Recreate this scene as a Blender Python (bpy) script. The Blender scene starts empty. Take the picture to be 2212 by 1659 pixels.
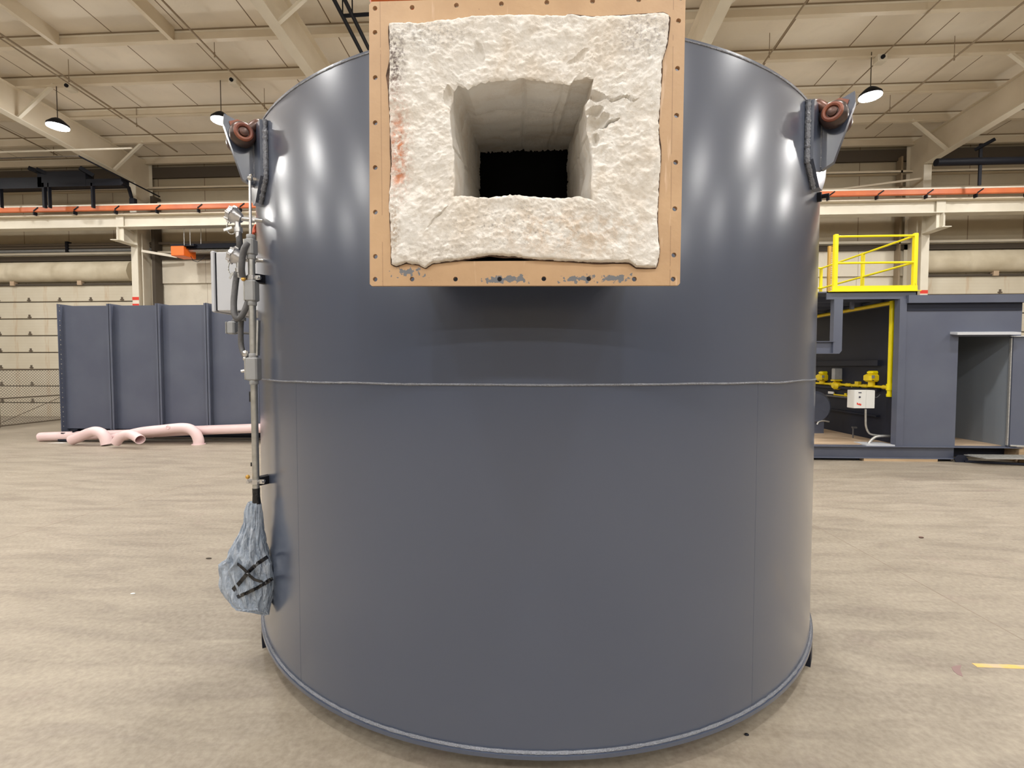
import bpy, math, random
from math import sin, cos, pi, radians, sqrt, atan2
from mathutils import Vector, noise, Matrix
from mathutils.geometry import delaunay_2d_cdt

SC = bpy.context.scene
C = SC.collection
random.seed(7)

# ------------------------------------------------------------------ camera, world, exposure
FP, PIT, YAW, CZ = 1001.0, 0.0373, 0.0550, 1.6
cam_d = bpy.data.cameras.new('camera')
cam_d.sensor_fit = 'HORIZONTAL'
cam_d.sensor_width = 36.0
cam_d.lens = 36.0 * FP / 2212.0
cam_d.clip_end = 200
cam = bpy.data.objects.new('camera', cam_d)
cam.location = (0, 0, CZ)
cam.rotation_euler = (pi / 2 - PIT, 0, YAW)
C.objects.link(cam)
SC.camera = cam
w = bpy.data.worlds.new('world')
w.use_nodes = True
w.node_tree.nodes['Background'].inputs[0].default_value = (0.6, 0.65, 0.7, 1)
w.node_tree.nodes['Background'].inputs[1].default_value = 0.3
SC.world = w
SC.view_settings.view_transform = 'Standard'
SC.view_settings.look = 'None'
SC.view_settings.gamma = 1.0
SC.view_settings.use_curve_mapping = False
SC.view_settings.exposure = 0.0
LAMP_POWER = 108.0
LAMP_SPILL = 26.0
LAMP_COLOR = (1.0, 0.98, 0.95)
SC.cycles.max_bounces = 10
SC.cycles.diffuse_bounces = 6
SC.cycles.use_adaptive_sampling = True
SC.cycles.adaptive_threshold = 0.02
SC.cycles.sample_clamp_indirect = 6.0


# ------------------------------------------------------------------ survey: a sighting line met with a real plane
def ray(px, py):
    x = (px - 1106) / FP
    y = -(py - 829.5) / FP
    f = cos(PIT) + y * sin(PIT)
    z = -sin(PIT) + y * cos(PIT)
    return Vector((cos(YAW) * x - sin(YAW) * f, sin(YAW) * x + cos(YAW) * f, z))


def W(px, py, Y):
    d = ray(px, py)
    return Vector((0, 0, CZ)) + d * (Y / d.y)


def WX(px, py, X):
    d = ray(px, py)
    return Vector((0, 0, CZ)) + d * (X / d.x)


def WZ(px, py, Z=0.0):
    d = ray(px, py)
    return Vector((0, 0, CZ)) + d * ((Z - CZ) / d.z)


# ------------------------------------------------------------------ materials
def mat(name, color, rough=0.5, metal=0.0, var=None, vscale=3.0, bump=0.0, bscale=40.0, rvar=0.0, stretch=(1, 1, 1),
        spec=0.5, emit=None, detail=6.0, contrast=(0.35, 0.65)):
    m = bpy.data.materials.new(name)
    m.use_nodes = True
    nt = m.node_tree
    b = nt.nodes['Principled BSDF']
    b.inputs['Base Color'].default_value = (*color, 1)
    b.inputs['Roughness'].default_value = rough
    b.inputs['Metallic'].default_value = metal
    b.inputs['Specular IOR Level'].default_value = spec
    if emit:
        b.inputs['Emission Color'].default_value = (*emit[0], 1)
        b.inputs['Emission Strength'].default_value = emit[1]
    if var or bump or rvar:
        tc = nt.nodes.new('ShaderNodeTexCoord')
        mp = nt.nodes.new('ShaderNodeMapping')
        mp.inputs['Scale'].default_value = stretch
        nt.links.new(tc.outputs['Object'], mp.inputs[0])
        m['_map'] = 1
    if var:
        n = nt.nodes.new('ShaderNodeTexNoise')
        n.inputs['Scale'].default_value = vscale
        n.inputs['Detail'].default_value = detail
        nt.links.new(mp.outputs[0], n.inputs['Vector'])
        r = nt.nodes.new('ShaderNodeValToRGB')
        r.color_ramp.elements[0].position = contrast[0]
        r.color_ramp.elements[1].position = contrast[1]
        r.color_ramp.elements[0].color = (*color, 1)
        r.color_ramp.elements[1].color = (*var, 1)
        nt.links.new(n.outputs['Fac'], r.inputs[0])
        nt.links.new(r.outputs[0], b.inputs['Base Color'])
    if rvar:
        n = nt.nodes.new('ShaderNodeTexNoise')
        n.inputs['Scale'].default_value = vscale * 1.7
        n.inputs['Detail'].default_value = 4
        nt.links.new(mp.outputs[0], n.inputs['Vector'])
        mr = nt.nodes.new('ShaderNodeMapRange')
        mr.inputs['To Min'].default_value = rough - rvar
        mr.inputs['To Max'].default_value = rough + rvar
        nt.links.new(n.outputs['Fac'], mr.inputs['Value'])
        nt.links.new(mr.outputs[0], b.inputs['Roughness'])
    if bump:
        n = nt.nodes.new('ShaderNodeTexNoise')
        n.inputs['Scale'].default_value = bscale
        n.inputs['Detail'].default_value = 5
        nt.links.new(mp.outputs[0], n.inputs['Vector'])
        bp = nt.nodes.new('ShaderNodeBump')
        bp.inputs['Strength'].default_value = bump
        bp.inputs['Distance'].default_value = 0.01
        nt.links.new(n.outputs['Fac'], bp.inputs['Height'])
        nt.links.new(bp.outputs[0], b.inputs['Normal'])
    return m


class NT:
    """tiny node helper"""
    def __init__(s, m):
        s.nt = m.node_tree
        s.b = s.nt.nodes['Principled BSDF']

    def n(s, t, **kw):
        x = s.nt.nodes.new(t)
        for k, v in kw.items():
            if k.startswith('i_'):
                key = k[2:]
                key = int(key) if key.isdigit() else key.replace('_', ' ')
                x.inputs[key].default_value = v
            else:
                setattr(x, k, v)
        return x

    def l(s, a, b):
        s.nt.links.new(a, b)

    def noise(s, vec, scale, detail=5, rough=0.5, dist=0.0):
        x = s.n('ShaderNodeTexNoise')
        x.inputs['Scale'].default_value = scale
        x.inputs['Detail'].default_value = detail
        x.inputs['Roughness'].default_value = rough
        x.inputs['Distortion'].default_value = dist
        s.l(vec, x.inputs['Vector'])
        return x.outputs['Fac']

    def ramp(s, fac, stops):
        r = s.n('ShaderNodeValToRGB')
        e = r.color_ramp.elements
        e[0].position, e[0].color = stops[0][0], (*stops[0][1], 1)
        e[1].position, e[1].color = stops[-1][0], (*stops[-1][1], 1)
        for p, c in stops[1:-1]:
            q = e.new(p)
            q.color = (*c, 1)
        s.l(fac, r.inputs[0])
        return r.outputs[0]

    def mix(s, fac, a, b, mode='MIX'):
        x = s.n('ShaderNodeMix', data_type='RGBA', blend_type=mode)
        for sock, v in ((x.inputs[0], fac), (x.inputs[6], a), (x.inputs[7], b)):
            if hasattr(v, 'links'):
                s.l(v, sock)
            elif isinstance(v, tuple):
                sock.default_value = (*v, 1)
            else:
                sock.default_value = v
        return x.outputs[2]

    def math(s, op, a, b=None, c=None):
        x = s.n('ShaderNodeMath', operation=op)
        for i, v in enumerate((a, b, c)):
            if v is None:
                continue
            if hasattr(v, 'links'):
                s.l(v, x.inputs[i])
            else:
                x.inputs[i].default_value = v
        return x.outputs[0]

    def pos(s):
        return s.n('ShaderNodeNewGeometry').outputs['Position']

    def xyz(s, v):
        x = s.n('ShaderNodeSeparateXYZ')
        s.l(v, x.inputs[0])
        return x.outputs

    def scale(s, v, sc, rot=(0, 0, 0)):
        m = s.n('ShaderNodeMapping')
        m.inputs['Scale'].default_value = sc
        m.inputs['Rotation'].default_value = rot
        s.l(v, m.inputs[0])
        return m.outputs[0]

    def bump(s, h, strength, dist=0.01, normal=None):
        x = s.n('ShaderNodeBump')
        x.inputs['Strength'].default_value = strength
        x.inputs['Distance'].default_value = dist
        s.l(h, x.inputs['Height'])
        if normal is not None:
            s.l(normal, x.inputs['Normal'])
        return x.outputs[0]


def blank(name, rough=0.5):
    m = bpy.data.materials.new(name)
    m.use_nodes = True
    k = NT(m)
    k.b.inputs['Roughness'].default_value = rough
    return m, k


# glossy blue-grey machine paint on rolled plate
M = {}
m, k = blank('machine_paint', 0.3)
p = k.pos()
k.b.inputs['Base Color'].default_value = (0.062, 0.077, 0.118, 1)
k.b.inputs['Roughness'].default_value = 0.28
px_, py_, pz_ = k.xyz(p)
s1 = k.math('SINE', k.math('ADD', k.math('MULTIPLY', px_, 5.3), k.math('MULTIPLY', pz_, 2.9)))
s2 = k.math('SINE', k.math('ADD', k.math('MULTIPLY', px_, -7.7), k.math('MULTIPLY', pz_, 4.7)))
s3 = k.math('SINE', k.math('ADD', k.math('MULTIPLY', py_, 8.9), k.math('MULTIPLY', pz_, 6.1)))
h = k.math('MULTIPLY', k.math('ADD', k.math('ADD', s1, k.math('MULTIPLY', s2, 0.6)), k.math('MULTIPLY', s3, 0.5)), 0.10)
k.l(k.bump(h, 0.38, 0.05), k.b.inputs['Normal'])
k.b.inputs['Specular IOR Level'].default_value = 0.2
k.b.inputs['Coat Weight'].default_value = 1.0
k.b.inputs['Coat Roughness'].default_value = 0.215
k.b.inputs['Coat IOR'].default_value = 1.6
M['paint'] = m
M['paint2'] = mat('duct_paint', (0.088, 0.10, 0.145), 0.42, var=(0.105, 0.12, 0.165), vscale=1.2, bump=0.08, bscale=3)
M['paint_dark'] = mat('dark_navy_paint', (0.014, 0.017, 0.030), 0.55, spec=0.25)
M['inner_grey'] = mat('inner_grey_paint', (0.24, 0.27, 0.31), 0.5)
M['weld'] = mat('painted_weld', (0.20, 0.215, 0.25), 0.22, bump=0.9, bscale=160, spec=0.8)

# concrete floor
m, k = blank('concrete', 0.5)
p = k.pos()
a = k.noise(p, 0.55, 6, 0.6, 0.3)
b2 = k.noise(k.scale(p, (0.55, 2.6, 1), (0, 0, 0.18)), 2.4, 8, 0.65, 0.6)
c3 = k.noise(p, 34, 6, 0.6)
col = k.ramp(a, [(0.3, (0.235, 0.198, 0.152)), (0.52, (0.278, 0.235, 0.180)), (0.72, (0.32, 0.272, 0.21))])
col = k.mix(k.math('MULTIPLY', k.ramp(b2, [(0.42, (0, 0, 0)), (0.64, (1, 1, 1))]), 0.8), col, (0.375, 0.325, 0.255))
col = k.mix(k.math('MULTIPLY', k.ramp(b2, [(0.30, (1, 1, 1)), (0.45, (0, 0, 0))]), 0.8), col, (0.215, 0.175, 0.14))
col = k.mix(k.math('MULTIPLY', k.ramp(k.noise(p, 1.7, 5, 0.6, 1.2), [(0.60, (0, 0, 0)), (0.74, (1, 1, 1))]), 0.45), col, (0.29, 0.21, 0.18))
col = k.mix(k.math('MULTIPLY', k.ramp(k.noise(k.scale(p, (1.6, 5, 1), (0, 0, 0.5)), 5.5, 7, 0.7, 1.0), [(0.34, (1, 1, 1)), (0.45, (0, 0, 0))]), 0.45), col, (0.235, 0.19, 0.155))
col = k.mix(0.26, col, k.ramp(c3, [(0.3, (0.18, 0.155, 0.125)), (0.7, (0.55, 0.49, 0.40))]))
k.l(col, k.b.inputs['Base Color'])
k.l(k.math('MULTIPLY_ADD', b2, 0.35, 0.32), k.b.inputs['Roughness'])
k.l(k.bump(k.math('ADD', k.math('MULTIPLY', b2, 0.5), k.math('MULTIPLY', c3, 0.3)), 0.35, 0.008), k.b.inputs['Normal'])
k.b.inputs['Specular IOR Level'].default_value = 0.45
M['concrete'] = m


# liner fabric for roof / wall : cream with seams
def liner(name, base, seam, spacing, off, width=0.012, axis=0, dirt=0.25, wr=0.3):
    m, k = blank(name, 0.6)
    p = k.pos()
    x = k.xyz(p)[axis]
    t = k.math('FRACT', k.math('DIVIDE', k.math('ADD', x, off + 300 * spacing), spacing))
    line = k.math('LESS_THAN', k.math('ABSOLUTE', k.math('SUBTRACT', t, 0.5)), width / spacing)
    a = k.noise(p, 0.7, 4)
    d = tuple(v * 0.86 for v in base)
    col = k.ramp(a, [(0.3, d), (0.7, base)])
    col = k.mix(k.math('MULTIPLY', k.ramp(k.noise(p, 2.5, 6, 0.6, 0.8), [(0.55, (0, 0, 0)), (0.75, (1, 1, 1))]), dirt), col,
                tuple(v * 0.6 for v in base))
    col = k.mix(line, col, seam)
    k.l(col, k.b.inputs['Base Color'])
    k.l(k.bump(k.noise(p, 1.6, 4, 0.5, 0.5), wr, 0.08), k.b.inputs['Normal'])
    return m


M['roof_liner'] = liner('roof_liner', (0.86, 0.79, 0.67), (0.22, 0.16, 0.10), 1.5, 0.3, dirt=0.15)
M['wall_liner'] = liner('wall_liner', (0.45, 0.385, 0.275), (0.20, 0.15, 0.10), 1.5, 0.55)
M['wall_panel'] = liner('wall_panel', (0.70, 0.64, 0.52), (0.30, 0.24, 0.17), 1.5, 0.55, width=0.006)
M['cream_steel'] = mat('cream_steel', (0.70, 0.65, 0.54), 0.45, var=(0.76, 0.71, 0.60), vscale=2)
M['tan_steel'] = mat('tan_steel', (0.64, 0.56, 0.43), 0.5, var=(0.70, 0.62, 0.49), vscale=1.5)
M['bulge'] = mat('insulation_fabric', (0.66, 0.59, 0.45), 0.6, var=(0.54, 0.47, 0.34), vscale=2, bump=0.8, bscale=3)
M['orange_rail'] = mat('orange_rail', (0.72, 0.20, 0.07), 0.5, var=(0.60, 0.15, 0.06), vscale=2)
M['heater_orange'] = mat('heater_orange', (0.95, 0.17, 0.02), 0.4)
M['black'] = mat('black_metal', (0.006, 0.007, 0.012), 0.6, spec=0.25)
M['black_tape'] = mat('black_tape', (0.008, 0.008, 0.009), 0.32, bump=0.5, bscale=90)
M['brown'] = mat('dark_gap', (0.07, 0.055, 0.04), 0.7)
M['galv'] = mat('galvanized', (0.42, 0.42, 0.40), 0.42, 0.85, var=(0.55, 0.55, 0.53), vscale=25, rvar=0.08)
M['steel'] = mat('bright_steel', (0.62, 0.62, 0.62), 0.25, 0.9)
M['cast_alu'] = mat('cast_aluminium', (0.60, 0.60, 0.62), 0.30, 0.85, bump=0.2, bscale=60)
M['brass'] = mat('brass', (0.75, 0.45, 0.12), 0.3, 0.9)
M['grey_cast'] = mat('grey_enamel', (0.30, 0.31, 0.32), 0.4, var=(0.34, 0.35, 0.36), vscale=12)
M['grey_box'] = mat('light_grey_enamel', (0.56, 0.58, 0.62), 0.38)
M['hose'] = mat('grey_hose', (0.10, 0.10, 0.105), 0.45, bump=0.3, bscale=80)
M['pink'] = mat('pink_primer', (0.76, 0.56, 0.56), 0.45, var=(0.80, 0.62, 0.62), vscale=3)
M['yellow'] = mat('safety_yellow', (0.90, 0.75, 0.0), 0.4)
M['yellow2'] = mat('gas_yellow', (0.83, 0.62, 0.01), 0.38)
M['white_box'] = mat('white_enamel', (0.70, 0.71, 0.69), 0.4)
M['wood'] = mat('deck_wood', (0.55, 0.42, 0.29), 0.6, var=(0.42, 0.30, 0.20), vscale=3, stretch=(0.4, 6, 1))
M['lumber'] = mat('lumber', (0.55, 0.40, 0.25), 0.7, var=(0.42, 0.30, 0.18), vscale=4, stretch=(0.5, 6, 6))
M['alu_tread'] = mat('aluminium_tread', (0.62, 0.63, 0.63), 0.35, 0.6, var=(0.48, 0.49, 0.49), vscale=30, stretch=(0.3, 4, 1))
M['blue'] = mat('blue_enamel', (0.01, 0.05, 0.25), 0.4)
M['red'] = mat('red_mark', (0.7, 0.05, 0.03), 0.5)
M['ink'] = mat('dark_print', (0.02, 0.02, 0.05), 0.5)
M['rail_yellow_perf'] = mat('amber_perforated', (0.55, 0.32, 0.06), 0.5)
M['strap'] = mat('black_strap', (0.008, 0.008, 0.01), 0.25)
M['rust'] = mat('rusty_brown', (0.16, 0.06, 0.035), 0.38, 0.3, var=(0.07, 0.045, 0.04), vscale=9, spec=0.7)
M['soot_iron'] = mat('sooty_iron', (0.055, 0.040, 0.036), 0.32, 0.3, var=(0.10, 0.055, 0.045), vscale=16, spec=0.6)
M['rust_bright'] = mat('rust_red', (0.30, 0.10, 0.055), 0.45, var=(0.17, 0.055, 0.04), vscale=14)
M['red_cord'] = mat('red_orange_cord', (0.6, 0.09, 0.03), 0.5)
M['white_paint'] = mat('white_paper', (0.8, 0.8, 0.78), 0.6)
M['floor_yellow'] = mat('floor_line_yellow', (0.80, 0.50, 0.13), 0.55, var=(0.60, 0.47, 0.30), vscale=9, contrast=(0.45, 0.6))
M['stain'] = mat('floor_stain', (0.27, 0.17, 0.16), 0.5)
M['joint'] = mat('floor_joint', (0.27, 0.22, 0.17), 0.7, var=(0.34, 0.28, 0.22), vscale=3)
M['lens'] = mat('lamp_diffuser', (0.9, 0.9, 0.9), 0.5, emit=(LAMP_COLOR, 45.0))
M['pipe_tan'] = mat('dull_tan_pipe', (0.26, 0.20, 0.13), 0.5)
M['char'] = mat('char_and_shade_edge', (0.055, 0.03, 0.02), 0.9, var=(0.16, 0.10, 0.07), vscale=40, bump=0.5, bscale=90)
M['dark_in'] = mat('unlit_dark', (0.006, 0.006, 0.008), 0.9)  # near-black colour paints in the darkness of openings and furnace chamber
M['wire'] = mat('fence_wire', (0.22, 0.20, 0.17), 0.5, 0.4)
M['fence_rail'] = mat('fence_rail', (0.16, 0.13, 0.10), 0.5, 0.3)

# sectional door with faint ribs
m, k = blank('door_panel', 0.45)
p = k.pos()
zz = k.xyz(p)[2]
rib = k.math('FRACT', k.math('DIVIDE', zz, 0.09))
rl = k.math('LESS_THAN', rib, 0.09)
col = k.ramp(k.noise(p, 1.3, 5), [(0.3, (0.62, 0.56, 0.44)), (0.7, (0.69, 0.64, 0.52))])
col = k.mix(k.math('MULTIPLY', rl, 0.22), col, (0.42, 0.34, 0.24))
xx = k.xyz(p)[0]
st = k.math('FRACT', k.math('DIVIDE', k.math('ADD', xx, 400.3), 1.03))
stm = k.math('LESS_THAN', k.math('ABSOLUTE', k.math('SUBTRACT', st, 0.5)), 0.07)
stm = k.math('MULTIPLY', stm, k.ramp(k.noise(k.scale(p, (6, 1, 1)), 3, 4), [(0.4, (0, 0, 0)), (0.7, (1, 1, 1))]))
col = k.mix(k.math('MULTIPLY', stm, 0.5), col, (0.50, 0.33, 0.18))
k.l(col, k.b.inputs['Base Color'])
M['door'] = m

# tan flange paint with chips to grey primer
m, k = blank('tan_flange_paint', 0.45)
p = k.pos()
col = k.ramp(k.noise(p, 7, 4), [(0.3, (0.49, 0.315, 0.175)), (0.7, (0.58, 0.385, 0.22))])
X, Yv, Z = k.xyz(p)
low = k.math('LESS_THAN', Z, 1.885)


def chipband(cx, hw, zc=1.868, hz=0.016):
    dx = k.math('DIVIDE', k.math('ABSOLUTE', k.math('SUBTRACT', X, cx)), hw)
    dz = k.math('DIVIDE', k.math('ABSOLUTE', k.math('SUBTRACT', Z, zc)), hz)
    return k.math('SUBTRACT', 1.0, k.math('MAXIMUM', dx, dz))


cb = chipband(-0.10, 0.085)
for cx, hw in ((0.125, 0.075), (0.235, 0.055), (-0.075, 0.05)):
    cb = k.math('MAXIMUM', cb, chipband(cx, hw))
cb = k.math('MAXIMUM', cb, k.math('MULTIPLY', chipband(-0.40, 0.07, 1.895, 0.02), 0.8))
cn = k.noise(p, 70, 4, 0.55)
chip = k.math('GREATER_THAN', k.math('MULTIPLY_ADD', k.math('MAXIMUM', cb, 0.0), 0.33, cn), 0.66)
chip = k.math('MULTIPLY', chip, k.math('GREATER_THAN', cb, 0.0))
specks = k.math('GREATER_THAN', k.noise(p, 160, 2), 0.755)
col = k.mix(chip, col, (0.17, 0.18, 0.20))
col = k.mix(k.math('MULTIPLY', specks, 0.8), col, (0.16, 0.10, 0.06))
ln1 = k.math('LESS_THAN', k.math('ABSOLUTE', k.math('SUBTRACT', X, -0.482)), 0.0011)
ln2 = k.math('LESS_THAN', k.math('ABSOLUTE', k.math('SUBTRACT', X, 0.398)), 0.0011)
ln = k.math('MULTIPLY', k.math('MAXIMUM', ln1, ln2), k.math('GREATER_THAN', k.noise(p, 12, 2), 0.42))
col = k.mix(k.math('MULTIPLY', ln, 0.45), col, (0.20, 0.11, 0.06))
smear = k.ramp(k.noise(k.scale(p, (30, 30, 3)), 1.5, 4), [(0.66, (0, 0, 0)), (0.72, (1, 1, 1))])
col = k.mix(k.math('MULTIPLY', smear, 0.5), col, (0.75, 0.56, 0.40))
k.l(col, k.b.inputs['Base Color'])
k.l(k.bump(k.noise(p, 60, 4), 0.15, 0.004), k.b.inputs['Normal'])
M['tan_flange'] = m

# refractory fibre
m, k = blank('ceramic_fibre', 0.95)
p = k.pos()
X, Yv, Z = k.xyz(p)
col = k.ramp(k.noise(p, 6, 6, 0.6, 0.5), [(0.3, (0.82, 0.75, 0.66)), (0.5, (0.93, 0.90, 0.85)), (0.72, (0.95, 0.94, 0.91))])
# scorched top-left and right edges, orange stains on the left, pinkish wash at lower right


def blob(cx, cz, rx, rz):
    a = k.math('POWER', k.math('DIVIDE', k.math('SUBTRACT', X, cx), rx), 2.0)
    b_ = k.math('POWER', k.math('DIVIDE', k.math('SUBTRACT', Z, cz), rz), 2.0)
    return k.math('MAXIMUM', k.math('SUBTRACT', 1.0, k.math('ADD', a, b_)), 0.0)


fine = k.noise(p, 95, 6, 0.7)
med = k.noise(p, 30, 6, 0.65, 0.6)


def stain(col, bl, tint, amt, thr=0.50, src=None):
    s = k.ramp(src if src is not None else fine, [(thr - 0.08, (0, 0, 0)), (thr + 0.12, (1, 1, 1))])
    f = k.math('MULTIPLY', k.math('MULTIPLY', s, bl), amt)
    f = k.math('MINIMUM', f, 1.0)
    return k.mix(f, col, tint)


front = k.math('LESS_THAN', Yv, 1.50)
col = stain(col, k.math('MULTIPLY', front, blob(-0.435, 2.52, 0.045, 0.12)), (0.20, 0.16, 0.15), 1.2)
col = stain(col, k.math('MULTIPLY', front, blob(-0.33, 2.60, 0.16, 0.07)), (0.40, 0.38, 0.36), 0.7, 0.52)
col = stain(col, k.math('MULTIPLY', front, blob(-0.43, 2.27, 0.06, 0.22)), (0.62, 0.36, 0.27), 0.9, 0.52)
col = stain(col, k.math('MULTIPLY', front, blob(-0.425, 2.25, 0.028, 0.13)), (0.72, 0.28, 0.14), 1.3, 0.50, med)
col = stain(col, k.math('MULTIPLY', front, blob(-0.44, 2.02, 0.025, 0.10)), (0.45, 0.33, 0.22), 0.9)
col = stain(col, k.math('MULTIPLY', front, blob(0.31, 2.57, 0.10, 0.09)), (0.34, 0.31, 0.32), 0.9, 0.55)
col = stain(col, k.math('MULTIPLY', front, blob(0.10, 2.00, 0.28, 0.09)), (0.72, 0.55, 0.40), 0.7, 0.5, med)
col = stain(col, k.math('MULTIPLY', front, blob(-0.06, 2.03, 0.28, 0.10)), (0.36, 0.34, 0.32), 1.0, 0.60)
col = stain(col, k.math('MULTIPLY', front, blob(0.2, 2.3, 0.30, 0.5)), (0.66, 0.58, 0.47), 0.5, 0.55, med)
col = stain(col, k.math('MULTIPLY', front, blob(-0.3, 1.95, 0.16, 0.05)), (0.5, 0.45, 0.4), 0.6, 0.5)
k.l(col, k.b.inputs['Base Color'])
hh = k.math('ADD', k.math('MULTIPLY', k.noise(p, 75, 8, 0.75), 1.0), k.math('MULTIPLY', k.noise(p, 22, 5, 0.6), 0.8))
k.l(k.bump(hh, 0.65, 0.012), k.b.inputs['Normal'])
M['fibre'] = m

# wrapped cloth
m, k = blank('blue_grey_cloth', 0.75)
p = k.pos()
wv = k.noise(k.scale(p, (26, 26, 5)), 1.6, 5, 0.6, 1.0)
col = k.ramp(wv, [(0.3, (0.23, 0.285, 0.37)), (0.55, (0.39, 0.45, 0.54)), (0.75, (0.56, 0.61, 0.69))])
k.l(col, k.b.inputs['Base Color'])
k.l(k.bump(k.math('ADD', wv, k.math('MULTIPLY', k.noise(p, 70, 4), 0.3)), 1.0, 0.02), k.b.inputs['Normal'])
M['cloth'] = m


# ------------------------------------------------------------------ mesh builder
class MB:
    def __init__(s):
        s.v = []
        s.f = []

    def add(s, vs, fs):
        o = len(s.v)
        s.v += [tuple(v) for v in vs]
        s.f += [tuple(i + o for i in f) for f in fs]
        return s

    def box(s, a, b):
        x0, x1 = sorted((a[0], b[0]))
        y0, y1 = sorted((a[1], b[1]))
        z0, z1 = sorted((a[2], b[2]))
        vs = [(x0, y0, z0), (x1, y0, z0), (x1, y1, z0), (x0, y1, z0), (x0, y0, z1), (x1, y0, z1), (x1, y1, z1), (x0, y1, z1)]
        return s.add(vs, [(0, 3, 2, 1), (4, 5, 6, 7), (0, 1, 5, 4), (1, 2, 6, 5), (2, 3, 7, 6), (3, 0, 4, 7)])

    def bbox(s, a, b, c=0.006):
        """box with chamfered vertical and horizontal edges"""
        x0, x1 = sorted((a[0], b[0]))
        y0, y1 = sorted((a[1], b[1]))
        z0, z1 = sorted((a[2], b[2]))
        rings = []
        for z, i in ((z0, c), (z0 + c, 0), (z1 - c, 0), (z1, c)):
            X0, X1, Y0, Y1 = x0 + i, x1 - i, y0 + i, y1 - i
            rings.append([(X0 + c, Y0, z), (X1 - c, Y0, z), (X1, Y0 + c, z), (X1, Y1 - c, z), (X1 - c, Y1, z), (X0 + c, Y1, z), (X0, Y1 - c, z), (X0, Y0 + c, z)])
        return s.loft(rings, cap=True)

    def bar(s, p, q, w, h=None, up=(0, 0, 1)):
        """rectangular bar from p to q"""
        h = h or w
        p, q = Vector(p), Vector(q)
        d = (q - p).normalized()
        u = Vector(up)
        if abs(d.dot(u)) > 0.98:
            u = Vector((0, 1, 0))
        sd = d.cross(u).normalized()
        u = sd.cross(d).normalized()
        vs = []
        for c in (p, q):
            for a, b in ((-1, -1), (1, -1), (1, 1), (-1, 1)):
                vs.append(c + sd * (a * w / 2) + u * (b * h / 2))
        return s.add(vs, [(3, 2, 1, 0), (4, 5, 6, 7), (0, 1, 5, 4), (1, 2, 6, 5), (2, 3, 7, 6), (3, 0, 4, 7)])

    def loft(s, rings, cap=True, close=True, closed_path=False):
        o = len(s.v)
        n = len(rings[0])
        for r_ in rings:
            s.v += [tuple(v) for v in r_]
        m_ = len(rings)
        rng = m_ if closed_path else m_ - 1
        for i in range(rng):
            for j in range(n if close else n - 1):
                a = o + i * n + j
                b = o + i * n + (j + 1) % n
                c = o + ((i + 1) % m_) * n + (j + 1) % n
                d = o + ((i + 1) % m_) * n + j
                s.f.append((a, b, c, d))
        if cap and not closed_path:
            s.f.append(tuple(o + j for j in reversed(range(n))))
            s.f.append(tuple(o + (m_ - 1) * n + j for j in range(n)))
        return s

    def tube(s, pts, r, n=12, cap=True, closed=False):
        pts = [Vector(p) for p in pts]
        rs = r if isinstance(r, (list, tuple)) else [r] * len(pts)
        rings = []
        prev = None
        N = len(pts)
        for i, p in enumerate(pts):
            if closed:
                d = pts[(i + 1) % N] - pts[i - 1]
            else:
                d = pts[min(i + 1, N - 1)] - pts[max(i - 1, 0)]
            d.normalize()
            if prev is None:
                u = Vector((0, 0, 1)) if abs(d.z) < 0.9 else Vector((1, 0, 0))
            else:
                u = prev
            u = (u - d * u.dot(d)).normalized()
            prev = u
            v = d.cross(u)
            rings.append([p + (u * cos(2 * pi * j / n) + v * sin(2 * pi * j / n)) * rs[i] for j in range(n)])
        return s.loft(rings, cap=cap, closed_path=closed)

    def cyl(s, p, q, r, n=16, r2=None):
        return s.tube([p, q], [r, r if r2 is None else r2], n)

    def pipe(s, pts, r, t=0.006, n=20):
        """open hollow pipe along pts"""
        q = [Vector(p) for p in pts]
        path = q + q[::-1]
        rs = [r] * len(q) + [r - t] * len(q)
        rings = []
        prev = None
        fr = []
        for i, p in enumerate(q):
            d = (q[min(i + 1, len(q) - 1)] - q[max(i - 1, 0)]).normalized()
            u = prev if prev is not None else (Vector((0, 0, 1)) if abs(d.z) < 0.9 else Vector((1, 0, 0)))
            u = (u - d * u.dot(d)).normalized()
            prev = u
            fr.append((u, d.cross(u)))
        for i, p in enumerate(path):
            u, v = fr[i] if i < len(q) else fr[2 * len(q) - 1 - i]
            rings.append([p + (u * cos(2 * pi * j / n) + v * sin(2 * pi * j / n)) * rs[i] for j in range(n)])
        return s.loft(rings, closed_path=True, cap=False)

    def prism(s, poly, o, ex, ey, ez, t):
        """extrude 2-D poly (in axes ex, ey at o) along ez from -t/2 to t/2"""
        o, ex, ey, ez = Vector(o), Vector(ex), Vector(ey), Vector(ez)
        A = [o + ex * a + ey * b - ez * (t / 2) for a, b in poly]
        B = [v + ez * t for v in A]
        return s.loft([A, B])

    def plate(s, outer, holes, o, ex, ey, ez, t):
        """flat plate with holes"""
        o, ex, ey, ez = Vector(o), Vector(ex), Vector(ey), Vector(ez)
        vs, fl = [], []
        for lp in [outer] + holes:
            st_ = len(vs)
            vs += [Vector(q) for q in lp]
            fl.append(list(range(st_, len(vs))))
        ov, _, of, *_r = delaunay_2d_cdt(vs, [], fl, 5, 1e-6)
        A = [o + ex * a.x + ey * a.y - ez * (t / 2) for a in ov]
        B = [v + ez * t for v in A]
        n = len(A)
        s.add(A + B, [tuple(reversed(f)) for f in of] + [tuple(i + n for i in f) for f in of])
        for lp in [outer] + holes:
            a = [o + ex * q[0] + ey * q[1] - ez * (t / 2) for q in lp]
            b = [v + ez * t for v in a]
            s.loft([a, b], cap=False)
        return s

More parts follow.
